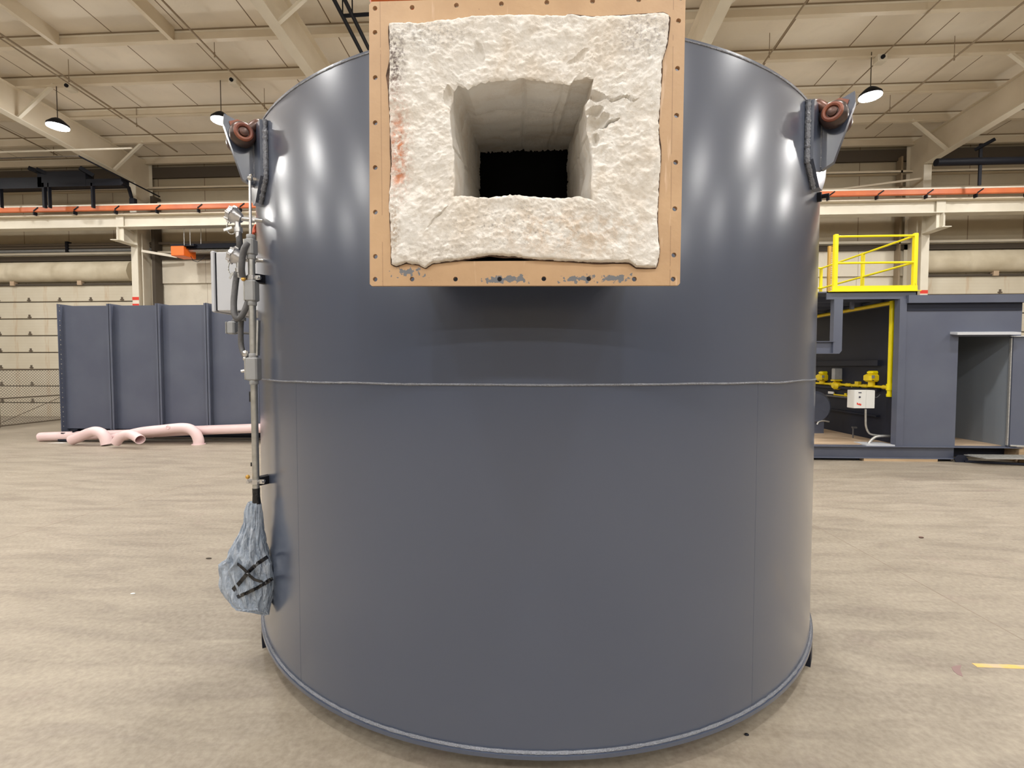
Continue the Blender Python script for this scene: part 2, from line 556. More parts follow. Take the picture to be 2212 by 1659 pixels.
    def sphere(s, c, r, n=12, sc=(1, 1, 1)):
        c = Vector(c)
        rings = []
        for i in range(1, n):
            th = pi * i / n
            rings.append([c + Vector((r * sc[0] * sin(th) * cos(2 * pi * j / (2 * n)), r * sc[1] * sin(th) * sin(2 * pi * j / (2 * n)), -r * sc[2] * cos(th))) for j in range(2 * n)])
        return s.loft(rings)

    def build(s, name, material, parent=None, smooth=False, label=None, loc=None):
        me = bpy.data.meshes.new(name)
        if parent is not None:
            base = parent.matrix_world.translation if False else Vector(parent.get('_o', (0, 0, 0)))
            org = Vector(loc) if loc else base
        elif loc:
            org = Vector(loc)
        else:
            xs = [v[0] for v in s.v]
            ys = [v[1] for v in s.v]
            zs = [v[2] for v in s.v]
            org = Vector(((min(xs) + max(xs)) / 2, (min(ys) + max(ys)) / 2, min(zs)))
        me.from_pydata([tuple(Vector(v) - org) for v in s.v], [], s.f)
        me.update()
        import bmesh
        bm = bmesh.new()
        bm.from_mesh(me)
        bmesh.ops.recalc_face_normals(bm, faces=bm.faces)
        bm.to_mesh(me)
        bm.free()
        if smooth:
            me.polygons.foreach_set('use_smooth', [True] * len(me.polygons))
            try:
                me.set_sharp_from_angle(angle=radians(38))
            except Exception:
                pass
        me.materials.append(M[material] if isinstance(material, str) else material)
        o = bpy.data.objects.new(name, me)
        C.objects.link(o)
        if parent is not None:
            o.parent = parent
            o.location = org - Vector(parent['_o'])
        else:
            o.location = org
        o['_o'] = tuple(org)
        if label:
            o['label'] = label
        return o


def tag(o, label=None, cat=None, group=None, kind=None):
    if label:
        o['label'] = label
    if cat:
        o['category'] = cat
    if group:
        o['group'] = group
    if kind:
        o['kind'] = kind
    return o


def thing(name, label, cat, loc, group=None):
    o = bpy.data.objects.new(name, None)
    o.empty_display_size = 0.1
    C.objects.link(o)
    o.location = loc
    o['_o'] = tuple(loc)
    return tag(o, label, cat, group)


def struct(o, label=None):
    o['kind'] = 'structure'
    if label:
        o['label'] = label
    return o


def copy_tree(o, delta, parent=None):
    c = o.copy()
    C.objects.link(c)
    if parent is not None:
        c.parent = parent
    else:
        c.location = Vector(o.location) + Vector(delta)
        c['_o'] = tuple(Vector(o['_o']) + Vector(delta))
    for ch in list(o.children):
        copy_tree(ch, delta, c)
    return c


# =================================================================== THE HALL
WY = 14.0                     # back wall line
SL = 0.054                    # roof fall towards the back wall


def roofz(y):
    return 8.8 - SL * y


XL, XR, YF, RIDGE = -26.0, 24.0, -24.0, -8.0
b = MB()
b.box((XL, YF, -0.25), (XR, WY + 0.3, 0.0))
fl = struct(b.build('floor', 'concrete', loc=(0, 0, 0)), 'streaked beige concrete slab floor')
# saw-cut joints, flush fill strips in the slab
j1a, j1b = WZ(0, 1165), WZ(535, 1010)
j2a, j2b = WZ(1760, 1135), WZ(2212, 1383)
b = MB()
for a_, b_, wd in ((j1a, j1b, 0.008), (j2a, j2b, 0.007)):
    d = (b_ - a_)
    a2 = a_ - d * 0.6
    b2_ = b_ + d * 0.5
    b.bar(a2 + Vector((0, 0, -0.002)), b2_ + Vector((0, 0, -0.002)), wd, 0.0055)
b.build('floor_joint', 'joint', fl)
# painted line and marks
b = MB()
q0, q1 = WZ(2105, 1437), WZ(2212, 1441)
d = q1 - q0
b.bar(q0, q1 + d * 2.0, 0.032, 0.0022)
tag(b.build('painted_line', 'floor_yellow'), 'worn yellow painted line on the concrete floor at the lower right', 'floor marking')
b = MB()
pl_ = [WZ(x, y) for x, y in ((2055, 1441), (2066, 1438), (2077, 1437), (2074, 1446), (2080, 1462), (2068, 1457), (2059, 1449))]
b.loft([[v + Vector((0, 0, z)) for v in pl_] for z in (0.0, 0.0012)])
tag(b.build('floor_stain', 'stain'), 'small dull purple stain beside the yellow floor line', 'stain')
b = MB()
for (x, y, s_) in ((1991, 1163, 0.022), (1613, 1588, 0.009), (1844, 1427, 0.010), (1590, 1637, 0.006)):
    pass
tag(MB().sphere(WZ(1990, 1162) + Vector((0, 0, 0.006)), 0.022, 6, (1, 0.6, 0.35)).build('debris_chip', 'rust'), 'small dark brown chip lying on the open floor right of the furnace', 'debris')
tag(MB().sphere(WZ(1613, 1588) + Vector((0, 0, 0.003)), 0.010, 6, (1, 0.7, 0.4)).build('debris_chip', 'black'), 'tiny black chip on the floor below the furnace rim at lower right', 'debris')
tag(MB().sphere(WZ(451, 1207) + Vector((0, 0, 0.004)), 0.020, 6, (1.3, 0.5, 0.3)).build('debris_chip', 'brown'), 'tiny dark chip on the floor left of the cloth bundle', 'debris')
tag(MB().sphere(WZ(287, 1283) + Vector((0, 0, 0.003)), 0.014, 6, (1.3, 0.6, 0.3)).build('debris_chip', 'white_paint'), 'tiny white chip on the open floor at the left', 'debris')

# roof: two slopes
t = 0.15
b = MB()
yr = RIDGE
zr = roofz(yr)
ze = roofz(WY)
zf = zr - 0.054 * (yr - YF)
b.loft([[(x, WY + 0.2, roofz(WY + 0.2)), (x, yr, zr), (x, YF, zf), (x, YF, zf + t), (x, yr, zr + t), (x, WY + 0.2, roofz(WY + 0.2) + t)] for x in (XL, XR)])
struct(b.build('ceiling', 'roof_liner', loc=(0, 0, 0)), 'cream insulated roof liner with dark lengthwise seams')

# back wall: upper liner, lower panels, holes taken by the two doors standing in front of recess
wallb = MB()
zt = roofz(WY)
dz1 = 4.20
DL0, DL1 = -25.0, W(291, 640, WY).x
DR0, DR1 = W(1986, 600, WY).x, 22.0
wallb.box((XL, WY + 0.02, dz1), (XR, WY + 0.3, zt + 0.05))
wb = struct(wallb.build('wall_back', 'wall_liner', loc=(0, WY, 0)), 'tan insulated liner of the far wall')
lo = MB()
lo.box((DL1, WY + 0.03, 0), (DR0, WY + 0.3, dz1))
lo.box((XL, WY + 0.03, 0), (DL0, WY + 0.3, dz1))
lo.box((DR1, WY + 0.03, 0), (XR, WY + 0.3, dz1))
struct(lo.build('wall_back_lower', 'wall_panel', loc=(0, WY, 0)), 'cream insulated liner between the overhead doors')
zl_ = W(430, 557, WY).z
lo2 = MB().box((DL1, WY - 0.03, dz1), (DR0, WY + 0.02, zl_))
struct(lo2.build('trim_3', 'wall_panel', loc=(0, WY, 0)), 'cream liner band above the overhead door heads')
b = MB().box((XL - 0.3, YF, 0), (XL, WY + 0.3, 10))
struct(b.build('wall_left', 'wall_liner', loc=(XL, 0, 0)))
b = MB().box((XR, YF, 0), (XR + 0.3, WY + 0.3, 10))
struct(b.build('wall_right', 'wall_liner', loc=(XR, 0, 0)))
b = MB().box((XL, YF - 0.3, 0), (XR, YF, 10))
struct(b.build('wall_front', 'wall_liner', loc=(0, YF, 0)))


# sectional overhead doors
def overhead_door(name, x0, x1, label, hinge0):
    root = bpy.data.objects.new(name, None)
    C.objects.link(root)
    root.location = (x0, WY, 0)
    root['_o'] = (x0, WY, 0)
    root['kind'] = 'structure'
    root['label'] = label
    h = 0.534
    n = 8
    z = 4.17
    for i in range(n):
        z1 = z - h * i
        z0 = max(z1 - h + 0.03, 0.0)
        MB().bbox((x0, WY - 0.05, z0), (x1, WY + 0.02, z1), 0.012).build('door_section', 'door', root)
        if z0 <= 0:
            break
    MB().box((x0, WY - 0.02, 0), (x1, WY + 0.01, 4.17)).build('door_joint', 'brown', root)
    MB().box((x0, WY - 0.10, 4.16), (x1, WY - 0.01, 4.215)).build('door_head', 'brown', root)
    hx = hinge0
    while hx < x1:
        for i in range(1, 8):
            zc = 4.17 - h * i + 0.05
            if x0 < hx and zc > 0:
                q = MB()
                q.box((hx - 0.055, WY - 0.075, zc), (hx + 0.055, WY - 0.05, zc + 0.035))
                q.box((hx - 0.02, WY - 0.08, zc - 0.01), (hx + 0.02, WY - 0.05, zc + 0.10))
                q.build('hinge', 'fence_rail', root)
        hx += 1.035
    return root


overhead_door('door_1', DL0, DL1 - 0.02, 'cream sectional overhead door behind the chain-link fence', -18.2)
overhead_door('door_2', DR0 + 0.02, DR1, 'cream sectional overhead door behind the grey equipment enclosure', 13.18 - 0.12)
zb0, zb1 = 4.27, 4.91


def bulge(x0, x1, name, label):
    rings = []
    n = int((x1 - x0) / 0.08)
    for i in range(n + 1):
        x = x0 + (x1 - x0) * i / n
        u = (x % 1.52) / 1.52
        pinch = 0.05 * math.exp(-((min(u, 1 - u)) / 0.05) ** 2)
        ring = []
        for j in range(13):
            a = pi * j / 12
            rr = 0.34 - pinch + 0.03 * noise.noise(Vector((x * 2.3, j * 0.6, 1)))
            zc = (zb0 + zb1) / 2
            ring.append((x, WY - 0.02 - rr * sin(a) * 0.75, zc - cos(a) * (zb1 - zb0) / 2 - 0.03 * sin(a)))
        ring.append((x, WY + 0.02, zb1))
        ring.append((x, WY + 0.02, zb0))
        rings.append(ring)
    b = MB().loft(rings)
    struct(b.build(name, 'bulge', smooth=True), label)


bulge(XL, DL1, 'trim_1', 'bulging cream insulation roll over the left overhead door')
bulge(DR0, XR, 'trim_2', 'bulging cream insulation roll over the right overhead door')
b = MB()
for px, py in ((27, 611), (172, 611)):
    q = W(px, py, WY - 0.12)
    b = MB().box((q.x - 0.07, WY - 0.14, 4.16), (q.x + 0.07, WY - 0.02, 4.30))
    tag(b.build('door_bracket', 'wood'), 'pale timber block on the head of the left overhead door, %s' % ('nearer the picture edge' if px < 100 else 'nearer the steel column'), 'block')
q = W(2151, 591, WY - 0.12)
b = MB().box((q.x - 0.07, WY - 0.14, 4.16), (q.x + 0.07, WY - 0.02, 4.32))
tag(b.build('door_bracket', 'wood'), 'pale timber block on the head of the right overhead door', 'block')

# girts along the wall
def girt(z, h, name, label, matl='cream_steel', d=0.2, x0=XL, x1=XR):
    g = MB()
    g.box((x0, WY - d, z), (x1, WY - d + 0.012, z + h))
    g.box((x0, WY - d, z), (x1, WY, z + 0.012))
    o = tag(g.build(name, matl, loc=(0, WY, z)), label, 'girt')
    return o


zg = W(100, 552, WY - 0.2).z
g = girt(zg, 0.085, 'wall_girt', 'cream wall girt running just above the insulation rolls over the doors')
b = MB().box((XL, WY - 0.1, zg - 0.15), (XR, WY, zg))
b.build('girt_web', 'brown', g)
zg2 = W(400, 405, WY - 0.2).z
girt(zg2 - 0.03, 0.07, 'wall_girt', 'thin tan wall girt high on the far wall below the roof eave', 'tan_steel')
zg3 = W(100, 446, WY - 0.15).z
girt(zg3 - 0.02, 0.09, 'wall_girt', 'tan wall girt just above the orange crane busbar', 'tan_steel', 0.15)
# eave band
b = MB().box((XL, WY - 0.08, roofz(WY) - 0.62), (XR, WY - 0.0, roofz(WY) - 0.30))
tag(b.build('eave_band', 'brown', loc=(0, WY, 7)), 'dark brown band under the eave along the far wall', 'eave')

# conduits on the back wall over the doors (left part visible)
b = MB()
for i, py in enumerate((530, 536, 543)):
    zc = W(100, py, WY - 0.1).z
    o = MB().cyl((XL, WY - 0.12, zc), (W(345, py, WY).x if i else W(530, py, WY).x, WY - 0.12, zc), 0.045 if i != 2 else 0.05, 10).build('wall_conduit', 'grey_cast' if i == 2 else 'fence_rail', smooth=True)
    tag(o, ('topmost dark conduit', 'middle dark conduit', 'lowest grey conduit')[i] + ' of the three running along the far wall at left', 'conduit', 'conduits above the left door')
q = W(143, 534, WY - 0.2)
b = MB().box((q.x - 0.04, WY - 0.2, zg + 0.09), (q.x + 0.04, WY - 0.06, q.z + 0.18))
tag(b.build('conduit_bracket', 'black'), 'black bracket holding the conduits above the left door', 'bracket')

# ---------------------------------------------------------------- frames
COLX = [-12.0, -4.5, 3.0, 10.5]
CY0, CY1 = 13.3, 13.92
FRAME_L = ['cream steel column left of the furnace beside the left overhead door', 'cream steel column hidden behind the furnace on its left',
           'cream steel column hidden behind the furnace on its right', 'cream steel column at right behind the yellow guard rail']
for i, X in enumerate(COLX):
    c = thing('steel_column', FRAME_L[i], 'column', (X, (CY0 + CY1) / 2, 0), 'steel columns along the far wall')
    top = 7.05
    MB().box((X - 0.10, CY0, 0), (X + 0.10, CY0 + 0.02, top)).build('front_flange', 'cream_steel', c)
    MB().box((X - 0.10, CY1 - 0.02, 0), (X + 0.10, CY1, top + 0.9)).build('rear_flange', 'cream_steel', c)
    MB().box((X - 0.008, CY0 + 0.02, 0), (X + 0.008, CY1 - 0.02, top + 0.85)).build('web', 'tan_steel', c)
    s_ = 1 if X < 0 else -1
    MB().cyl((X + s_ * 0.07, CY0 + 0.2, 0), (X + s_ * 0.07, CY0 + 0.2, 5.6), 0.018, 8).build('conduit', 'cream_steel', c)
    # corbel bracket for the crane runway
    zb = W(283, 527, 13.1).z
    k_ = MB().box((X - 0.008, 12.75, zb + 0.05), (X + 0.008, CY0, zb + 0.40))
    k_.box((X - 0.12, 12.65, zb), (X + 0.12, CY0, zb + 0.02))
    k_.box((X - 0.11, 12.84, zb), (X + 0.11, 12.86, 6.05))
    k_.build('corbel', 'cream_steel', c)
    if i in (0, 3):
        MB().box((X - 0.102, CY0 - 0.004, W(308, 648, CY0).z), (X + 0.102, CY0, W(308, 645, CY0).z + 0.05)).build('red_band', 'red', c, label='red band')
        MB().box((X - 0.102, CY0 - 0.004, W(308, 662, CY0).z), (X + 0.102, CY0, W(308, 656, CY0).z)).build('red_band', 'red', c, label='red band')

RAFT_L = ['tapered cream rafter running down to the left steel column', 'tapered cream rafter crossing the ceiling just left of the furnace top',
          'tapered cream rafter disappearing behind the inlet on its right side', 'tapered cream rafter running down to the right steel column']


def zbot(y):   # bottom flange line of a rafter
    return 7.33 - (y - 9.93) * 0.075 if y > 9.93 else 7.33 + (9.93 - y) * 0.050


for i, X in enumerate(COLX):
    r_ = thing('roof_rafter', RAFT_L[i], 'rafter', (X, 8, 7.3), 'roof rafters')
    ys = [CY0, 9.93, 2.0, -7.9]
    dxc = [0.0, 0.0, 0, 0]
    top = [(y, roofz(y) - 0.27) for y in ys]
    bot = [(y, zbot(y)) for y in ys]
    poly = bot + top[::-1]
    MB().prism(poly, (X, 0, 0), (0, 1, 0), (0, 0, 1), (1, 0, 0), 0.012).build('web', 'tan_steel', r_)
    bf = MB()
    for a_, c_ in zip(bot[:-1], bot[1:]):
        bf.bar((X, a_[0], a_[1]), (X, c_[0], c_[1]), 0.2, 0.016)
    bf.build('bottom_flange', 'cream_steel', r_)
    bf = MB()
    for a_, c_ in zip(top[:-1], top[1:]):
        bf.bar((X, a_[0], a_[1]), (X, c_[0], c_[1]), 0.2, 0.016)
    bf.build('top_flange', 'tan_steel', r_)
    MB().prism([(CY0, zbot(CY0)), (CY1, zbot(CY1) + 0.1), (CY1, roofz(CY1) - 0.3), (CY0, roofz(CY0) - 0.27)], (X, 0, 0), (0, 1, 0), (0, 0, 1), (1, 0, 0), 0.014).build('knee_plate', 'tan_steel', r_)
    # flange braces from the bottom flange up to the purlins
    for py in (7.9, 10.25, 12.66) if X < 0 else (7.9, 10.25, 12.66):
        sgn = 1 if X != 10.5 else -1
        MB().bar((X + sgn * 0.06, py, zbot(py) + 0.03), (X + sgn * 0.95, py, roofz(py) - 0.20), 0.07, 0.05).build('flange_brace', 'cream_steel', r_)

PY = [7.9, 9.1, 10.25, 11.47, 12.66, 13.82]
PL = ['cream roof purlin nearest the camera', 'second cream roof purlin from the camera', 'third cream roof purlin from the camera', 'third cream roof purlin from the far wall',
      'second cream roof purlin from the far wall', 'cream eave purlin nearest the far wall']
for i, y in enumerate(PY):
    b = MB()
    z1 = roofz(y)
    b.box((XL, y, z1 - 0.26), (XR, y + 0.008, z1 - 0.012))
    b.box((XL, y - 0.09, z1 - 0.27), (XR, y + 0.008, z1 - 0.255))
    
    o = tag(b.build('roof_purlin', 'tan_steel', loc=(0, y, z1 - 0.27)), PL[i], 'purlin', 'roof purlins')
    MB().box((XL, y - 0.006, z1 - 0.030), (XR, y + 0.012, z1 - 0.001)).build('gap_strip', 'pipe_tan', o)
    MB().box((XL, y - 0.004, z1 - 0.07), (XR, y, z1 - 0.032)).build('lap_strip', 'cream_steel', o)
# short joists meeting the second purlin
for i, (px, py) in enumerate(((122, 80), (372, 70))):
    q = W(px, py, 9.0)
    X = q.x
    y0, y1 = 6.0, 9.05
    b = MB()
    b.prism([(y0, roofz(y0) - 0.26), (y1, roofz(y1) - 0.26), (y1, roofz(y1)), (y0, roofz(y0))], (X, 0, 0), (0, 1, 0), (0, 0, 1), (1, 0, 0), 0.01)
    b.bar((X - 0.03, y0, roofz(y0) - 0.27), (X - 0.03, y1, roofz(y1) - 0.27), 0.09, 0.012)
    tag(b.build('roof_joist', 'tan_steel'), 'short cream joist framing the roof %s' % ('at the top left picture corner' if i == 0 else 'left of the middle rafter'), 'joist')


# sprinkler / conduit runs under the roof, along the depth
def roof_pipe(a, bpt, r, matl, label, cat, drop=0.45, ext=1.0, name='sprinkler_pipe', hang=True):
    """a,b picture sightings met with a plane `drop` below the roof"""
    def meet(px, py):
        d = ray(px, py)
        t_ = (8.8 - drop - CZ) / (d.z + SL * d.y)
        return Vector((0, 0, CZ)) + d * t_
    p0, p1 = meet(*a), meet(*bpt)
    X = (p0.x + p1.x) / 2
    y0, y1 = sorted((p0.y, p1.y))
    y0 = y0 - ext
    root = thing(name, label, cat, (X, y0, roofz(y0) - drop))
    MB().cyl((X, y0, roofz(y0) - drop), (X, y1, roofz(y1) - drop), r, 10).build('pipe', matl, root, smooth=True)
    if hang:
        y = y0 + 0.6
        while y < y1:
            h = MB().cyl((X, y, roofz(y) - drop), (X, y, roofz(y) - 0.02), 0.007, 6)
            h.cyl((X, y, roofz(y) - drop - 0.05), (X, y, roofz(y) - drop + 0.05), 0.013, 8)
            h.build('hanger', matl, root)
            y += 1.7
    return root


roof_pipe((0, 72), (382, 328), 0.020, 'pipe_tan', 'dark sprinkler pipe crossing the upper left ceiling above the left lamp', 'pipe')
roof_pipe((10, 88), (262, 256), 0.014, 'pipe_tan', 'thin pipe running beside the upper left sprinkler pipe', 'pipe', drop=0.50, hang=False)
roof_pipe((350, 0), (585, 245), 0.018, 'pipe_tan', 'dark sprinkler pipe running down to the left lifting lug', 'pipe')
roof_pipe((2029, 0), (1809, 218), 0.012, 'pipe_tan', 'thin dark pipe meeting the lamp at the right', 'pipe', hang=False, drop=0.3)
roof_pipe((2212, 8), (1867, 278), 0.018, 'pipe_tan', 'dark sprinkler pipe right of the right lamp', 'pipe')
roof_pipe((1748, 0), (1645, 138), 0.016, 'pipe_tan', 'dark sprinkler pipe just right of the furnace top', 'pipe')
roof_pipe((0, 275), (125, 335), 0.016, 'pipe_tan', 'thin dark pipe at the far left below the rafter', 'pipe')
# pair of black gas pipes at the top left of the inlet
root = thing('gas_pipe_pair', 'pair of black pipes with cross ties hanging under the roof left of the inlet', 'pipe', W(775, 100, 8.0))
pa, pb = [], []
for a_, c_, rr in (((722, 0), (778, 108), 0.035), ((742, 0), (797, 106), 0.035)):
    p1 = W(c_[0], c_[1], 9.0)
    X = p1.x
    MB().cyl((X, 4.5, p1.z + 4.5 * SL), (X, 9.4, p1.z - 0.4 * SL), rr, 10).build('pipe', 'black', root, smooth=True)
    pa.append(p1)
y = 8.2
MB().cyl((pa[0].x - 0.02, y, pa[0].z + 0.05), (pa[1].x + 0.3, y, pa[1].z + 0.05), 0.03, 8).build('tie_bar', 'black', root)
for X in (pa[0].x, pa[1].x):
    MB().cyl((X, y, pa[0].z + 0.04), (X, y, roofz(y)), 0.012, 8).build('hanger', 'black', root)

# crane runway, rail and busbar
zw1 = W(100, 478.5, 12.9).z
zw0 = W(100, 494.5, 12.9).z
b = MB()
b.box((XL, 12.90, zw0), (XR, 12.915, zw1 + 0.12))
run = thing('crane_runway_beam', 'long cream crane runway beam carried on the column brackets', 'beam', (0, 12.9, zw0))
b.build('web', 'cream_steel', run)
MB().box((XL, 12.76, zw0 - 0.02), (XR, 13.05, zw0)).build('bottom_flange', 'cream_steel', run)
MB().box((XL, 12.74, zw1 + 0.10), (XR, 13.07, zw1 + 0.125)).build('top_flange', 'tan_steel', run)
MB().box((XL, 12.86, zw1 + 0.125), (XR, 12.92, zw1 + 0.20)).build('crane_rail', 'cream_steel', run)
zo = zw1 + 0.27
bus = thing('crane_busbar', 'orange insulated crane busbar running above the runway beam', 'busbar', (0, 12.72, zo))
MB().bbox((XL, 12.66, zo - 0.07), (XR, 12.74, zo + 0.07), 0.02).build('conductor_cover', 'orange_rail', bus)
MB().box((XL, 12.68, zo + 0.07), (XR, 12.76, zo + 0.11)).build('top_cover', 'cream_steel', bus)
x = XL + 0.6
n_ = 0
while x < XR and n_ < 60:
    if abs(x) > 4.0:
        h = MB().box((x, 12.65, zo - 0.16), (x + 0.03, 12.75, zo - 0.07))
        h.bar((x + 0.02, 12.650, zo - 0.05), (x + 0.16, 12.650, zo + 0.05), 0.012, 0.03)
        h.build('bus_hanger', 'black', bus)
        n_ += 1
    x += 1.22

# long brace rods behind the column
b = MB().bar(W(306, 542, CY0 + 0.1), W(383, 555, WY - 0.3), 0.05, 0.07)
tag(b.build('wall_brace', 'cream_steel'), 'cream angle brace from the left column out to the wall near the orange heater', 'brace')
b = MB().bar(W(1785, 413, WY - 0.3), W(1990, 386, CY0 + 0.1), 0.04, 0.05)
tag(b.build('wall_brace', 'tan_steel'), 'slanting tan brace above the orange busbar left of the right column', 'brace')
b = MB().box((W(343, 500, WY).x, WY - 0.3, 0), (W(350, 500, WY).x, WY - 0.02, 6.8))
tag(b.build('wall_post', 'brown'), 'dark narrow wall post right behind the left column', 'post')
b = MB().box((W(1931, 500, WY).x, WY - 0.2, 0), (W(1935, 500, WY).x, WY - 0.02, 7.5))
tag(b.build('wall_post', 'pipe_tan'), 'dark narrow wall post just left of the right column', 'post')

# ---------------------------------------------------------------- lamps
def lamp(loc, label, first=None):
    x, y, z = loc
    root = thing('high_bay_lamp', label, 'lamp', loc, 'high bay lamps')
    if first is None:
        MB().tube([(x, y, z + 0.02), (x, y, z + 0.07), (x, y, z + 0.16), (x, y, z + 0.2)], [0.21, 0.20, 0.11, 0.05], 24).build('housing', 'black', root, smooth=True)
        MB().tube([(x, y, z), (x, y, z + 0.02)], 0.20, 24).build('diffuser', 'lens', root)
        zt_ = roofz(y) - 0.255
        MB().cyl((x, y, z + 0.2), (x, y, zt_), 0.009, 8).build('suspension_cable', 'brown', root)
        ld = bpy.data.lights.new('lamp_light', 'AREA')
        ld.shape = 'DISK'
        ld.size = 0.42
        ld.energy = LAMP_POWER
        ld.color = LAMP_COLOR
        lo_ = bpy.data.objects.new('lamp_light', ld)
        C.objects.link(lo_)
        lo_.parent = root
        lo_.location = (0, 0, -0.02)
        ls = bpy.data.lights.new('lamp_spill', 'POINT')
        ls.shadow_soft_size = 0.14
        ls.energy = LAMP_SPILL
        ls.color = LAMP_COLOR
        ls_ = bpy.data.objects.new('lamp_spill', ls)
        C.objects.link(ls_)
        ls_.parent = root
        ls_.location = (0, 0, -0.17)
    else:
        for ch in first.children:
            c = ch.copy()
            C.objects.link(c)
            c.parent = root
    return root


l0 = lamp(W(478, 262, 10.2), 'glowing high bay lamp beside the left lifting lug')
lamp(W(125, 275, 10.2), 'glowing high bay lamp at the far left in front of the rafter', l0)
lamp(W(1880, 210, 10.2), 'glowing high bay lamp right of the right lifting lug', l0)
LZ = l0.location.z
for cx in (-16.0, -2.5, 2.2, 11.4):
    lamp((cx, 10.2, LZ), 'high bay lamp hidden behind the furnace' if abs(cx) < 5 else 'high bay lamp outside the picture, in line with the visible ones', l0)
for ry, nm in ((5.7, 'over the furnace'), (0.9, 'over the camera'), (-3.9, 'first row behind the camera'), (-8.7, 'second row behind the camera'), (-13.5, 'third row behind the camera')):
    for cx in (-16.4, -11.8, -7.1, -2.5, 2.2, 6.8, 11.4, 16.0):
        lamp((cx, ry, LZ), 'high bay lamp outside the picture, %s' % nm, l0)
# junction boxes at the purlin over each lamp
for px, py, s_ in ((148, 203, 'left'), (503, 186, 'middle'), (1906, 123, 'right')):
    q = W(px, py, 10.1)
    q.z = roofz(10.25) - 0.27 - 0.075
    b = MB().bbox((q.x - 0.09, 10.08, q.z - 0.07), (q.x + 0.09, 10.25, q.z + 0.075), 0.01)
    o = tag(b.build('junction_box', 'cream_steel'), 'small white outlet box with plug on the purlin above the %s lamp' % ('far left', 'left', 'right')[('left', 'middle', 'right').index(s_)], 'box')
    MB().cyl((q.x - 0.01, 10.05, q.z), (q.x - 0.01, 10.08, q.z), 0.04, 12).build('socket', 'black', o)

# ---------------------------------------------------------------- radiant tube heaters and black ducts at the eave
rt = thing('radiant_tube_heater', 'black radiant heater tubes and hangers high up at the far left', 'heater', W(150, 400, 12.2))
ya = 12.3


def RB(px0, py0, px1, py1, nm='duct', y=ya, d=0.25):
    a_, c_ = W(px0, py0, y), W(px1, py1, y)
    return MB().box((a_.x, y, a_.z), (c_.x, y + d, c_.z))


RB(-60, 386, 90, 406).build('tube', 'black', rt)
RB(80, 371, 185, 402).build('burner_box', 'black', rt)
RB(185, 387, 262, 400).build('tube', 'black', rt)
for a_, c_, r_ in (((62, 363), (100, 378), .05), ((78, 365), (110, 380), .045), ((172, 362), (202, 380), .05)):
    MB().bar(W(*a_, ya - 0.1), W(*c_, ya + 0.1), r_ * 2, r_ * 2).build('bracket', 'black', rt)
for px, wd in ((93, 6.5), (104, 4.5), (198, 5.5), (0, 3)):
    RB(px - wd / 2, 395, px + wd / 2, 448, d=0.08).build('hanger', 'black', rt)
rt2 = thing('black_duct', 'black duct hanging under the eave at the far right', 'duct', W(2120, 345, 12.2))
a_, c_ = W(2022, 349, ya), W(2212, 334, ya)
MB().cyl((a_.x, ya, a_.z - 0.02), (c_.x + 3, ya, a_.z - 0.02), 0.09, 12).build('tube', 'black', rt2, smooth=True)
MB().bar(W(2106, 324, ya), W(2150, 300, ya - 0.3), 0.07, 0.06).build('bracket', 'black', rt2)
RB(2117, 310, 2120, 400, d=0.03).build('hanger', 'black', rt2)
b = MB().tube([W(262, 395, ya), W(278, 405, ya + 0.3), W(285, 430, ya + 0.5), W(286, 447, ya + 0.5)], 0.045, 10)
tag(b.build('flexible_duct', 'black', smooth=True), 'black flexible hose dropping beside the left column top', 'hose')
b = RB(279, 428, 290, 440, y=ya + 0.42, d=0.1)
tag(b.build('control_box', 'black'), 'small black box beside the left column top', 'box')
# overhead conduit lines across left
b = MB().cyl(W(-80, 331, 11.3), W(285, 320, 11.3), 0.022, 8)
tag(b.build('roof_conduit', 'cream_steel'), 'pale thin conduit crossing under the left rafter', 'conduit')
b = MB().cyl(W(-80, 345, 11.2), W(170, 337, 11.2), 0.018, 8)
tag(b.build('roof_conduit', 'brown'), 'dark thin conduit crossing to the left rafter', 'conduit')
b = MB().cyl(W(170, 337, 11.2), W(345, 425, 13.4), 0.02, 8)
tag(b.build('roof_conduit', 'black'), 'black pipe following the underside of the left rafter', 'conduit')

# ---------------------------------------------------------------- orange tube heater left
yh = 13.0
hh_ = thing('unit_heater', 'orange gas heater with a dark tube hung under the crane runway at left', 'heater', W(405, 560, yh))
a_, c_ = W(369, 552, yh), W(396, 531, yh)
MB().bbox((a_.x, yh, a_.z), (c_.x, yh + 0.5, c_.z), 0.01).build('burner_housing', 'heater_orange', hh_)
MB().box((a_.x - 0.02, yh + 0.02, c_.z), (c_.x + 0.3, yh + 0.4, c_.z + 0.06)).build('top_cover', 'black', hh_)
q0, q1 = W(402, 541, yh + 0.25), W(640, 538, yh + 0.25)
MB().cyl((q0.x, yh + 0.25, q0.z), (q0.x + 3.2, yh + 0.25, q0.z), 0.055, 14).build('radiant_tube', 'galv', hh_, smooth=True)
MB().prism([(-0.22, -0.14), (-0.12, 0.02), (0.12, 0.02), (0.22, -0.14), (0.20, -0.14), (0.11, 0.0), (-0.11, 0.0), (-0.20, -0.14)], (q0.x + 1.7, yh + 0.32, q0.z + 0.16), (0, 1, 0), (0, 0, 1), (1, 0, 0), 3.2).build('reflector', 'black', hh_)
for px in (397, 410):
    MB().cyl(W(px, 482, yh), W(px + 1, 530, yh), 0.008, 6).build('hanging_chain', 'galv', hh_)
MB().cyl(W(434, 490, yh + 0.2), W(434, 531, yh + 0.2), 0.008, 6).build('hanging_chain', 'galv', hh_)
MB().tube([W(412, 553, yh), W(417, 563, yh), W(427, 566, yh), W(437, 560, yh), W(443, 551, yh)], 0.008, 6).build('gas_hose', 'black', hh_)

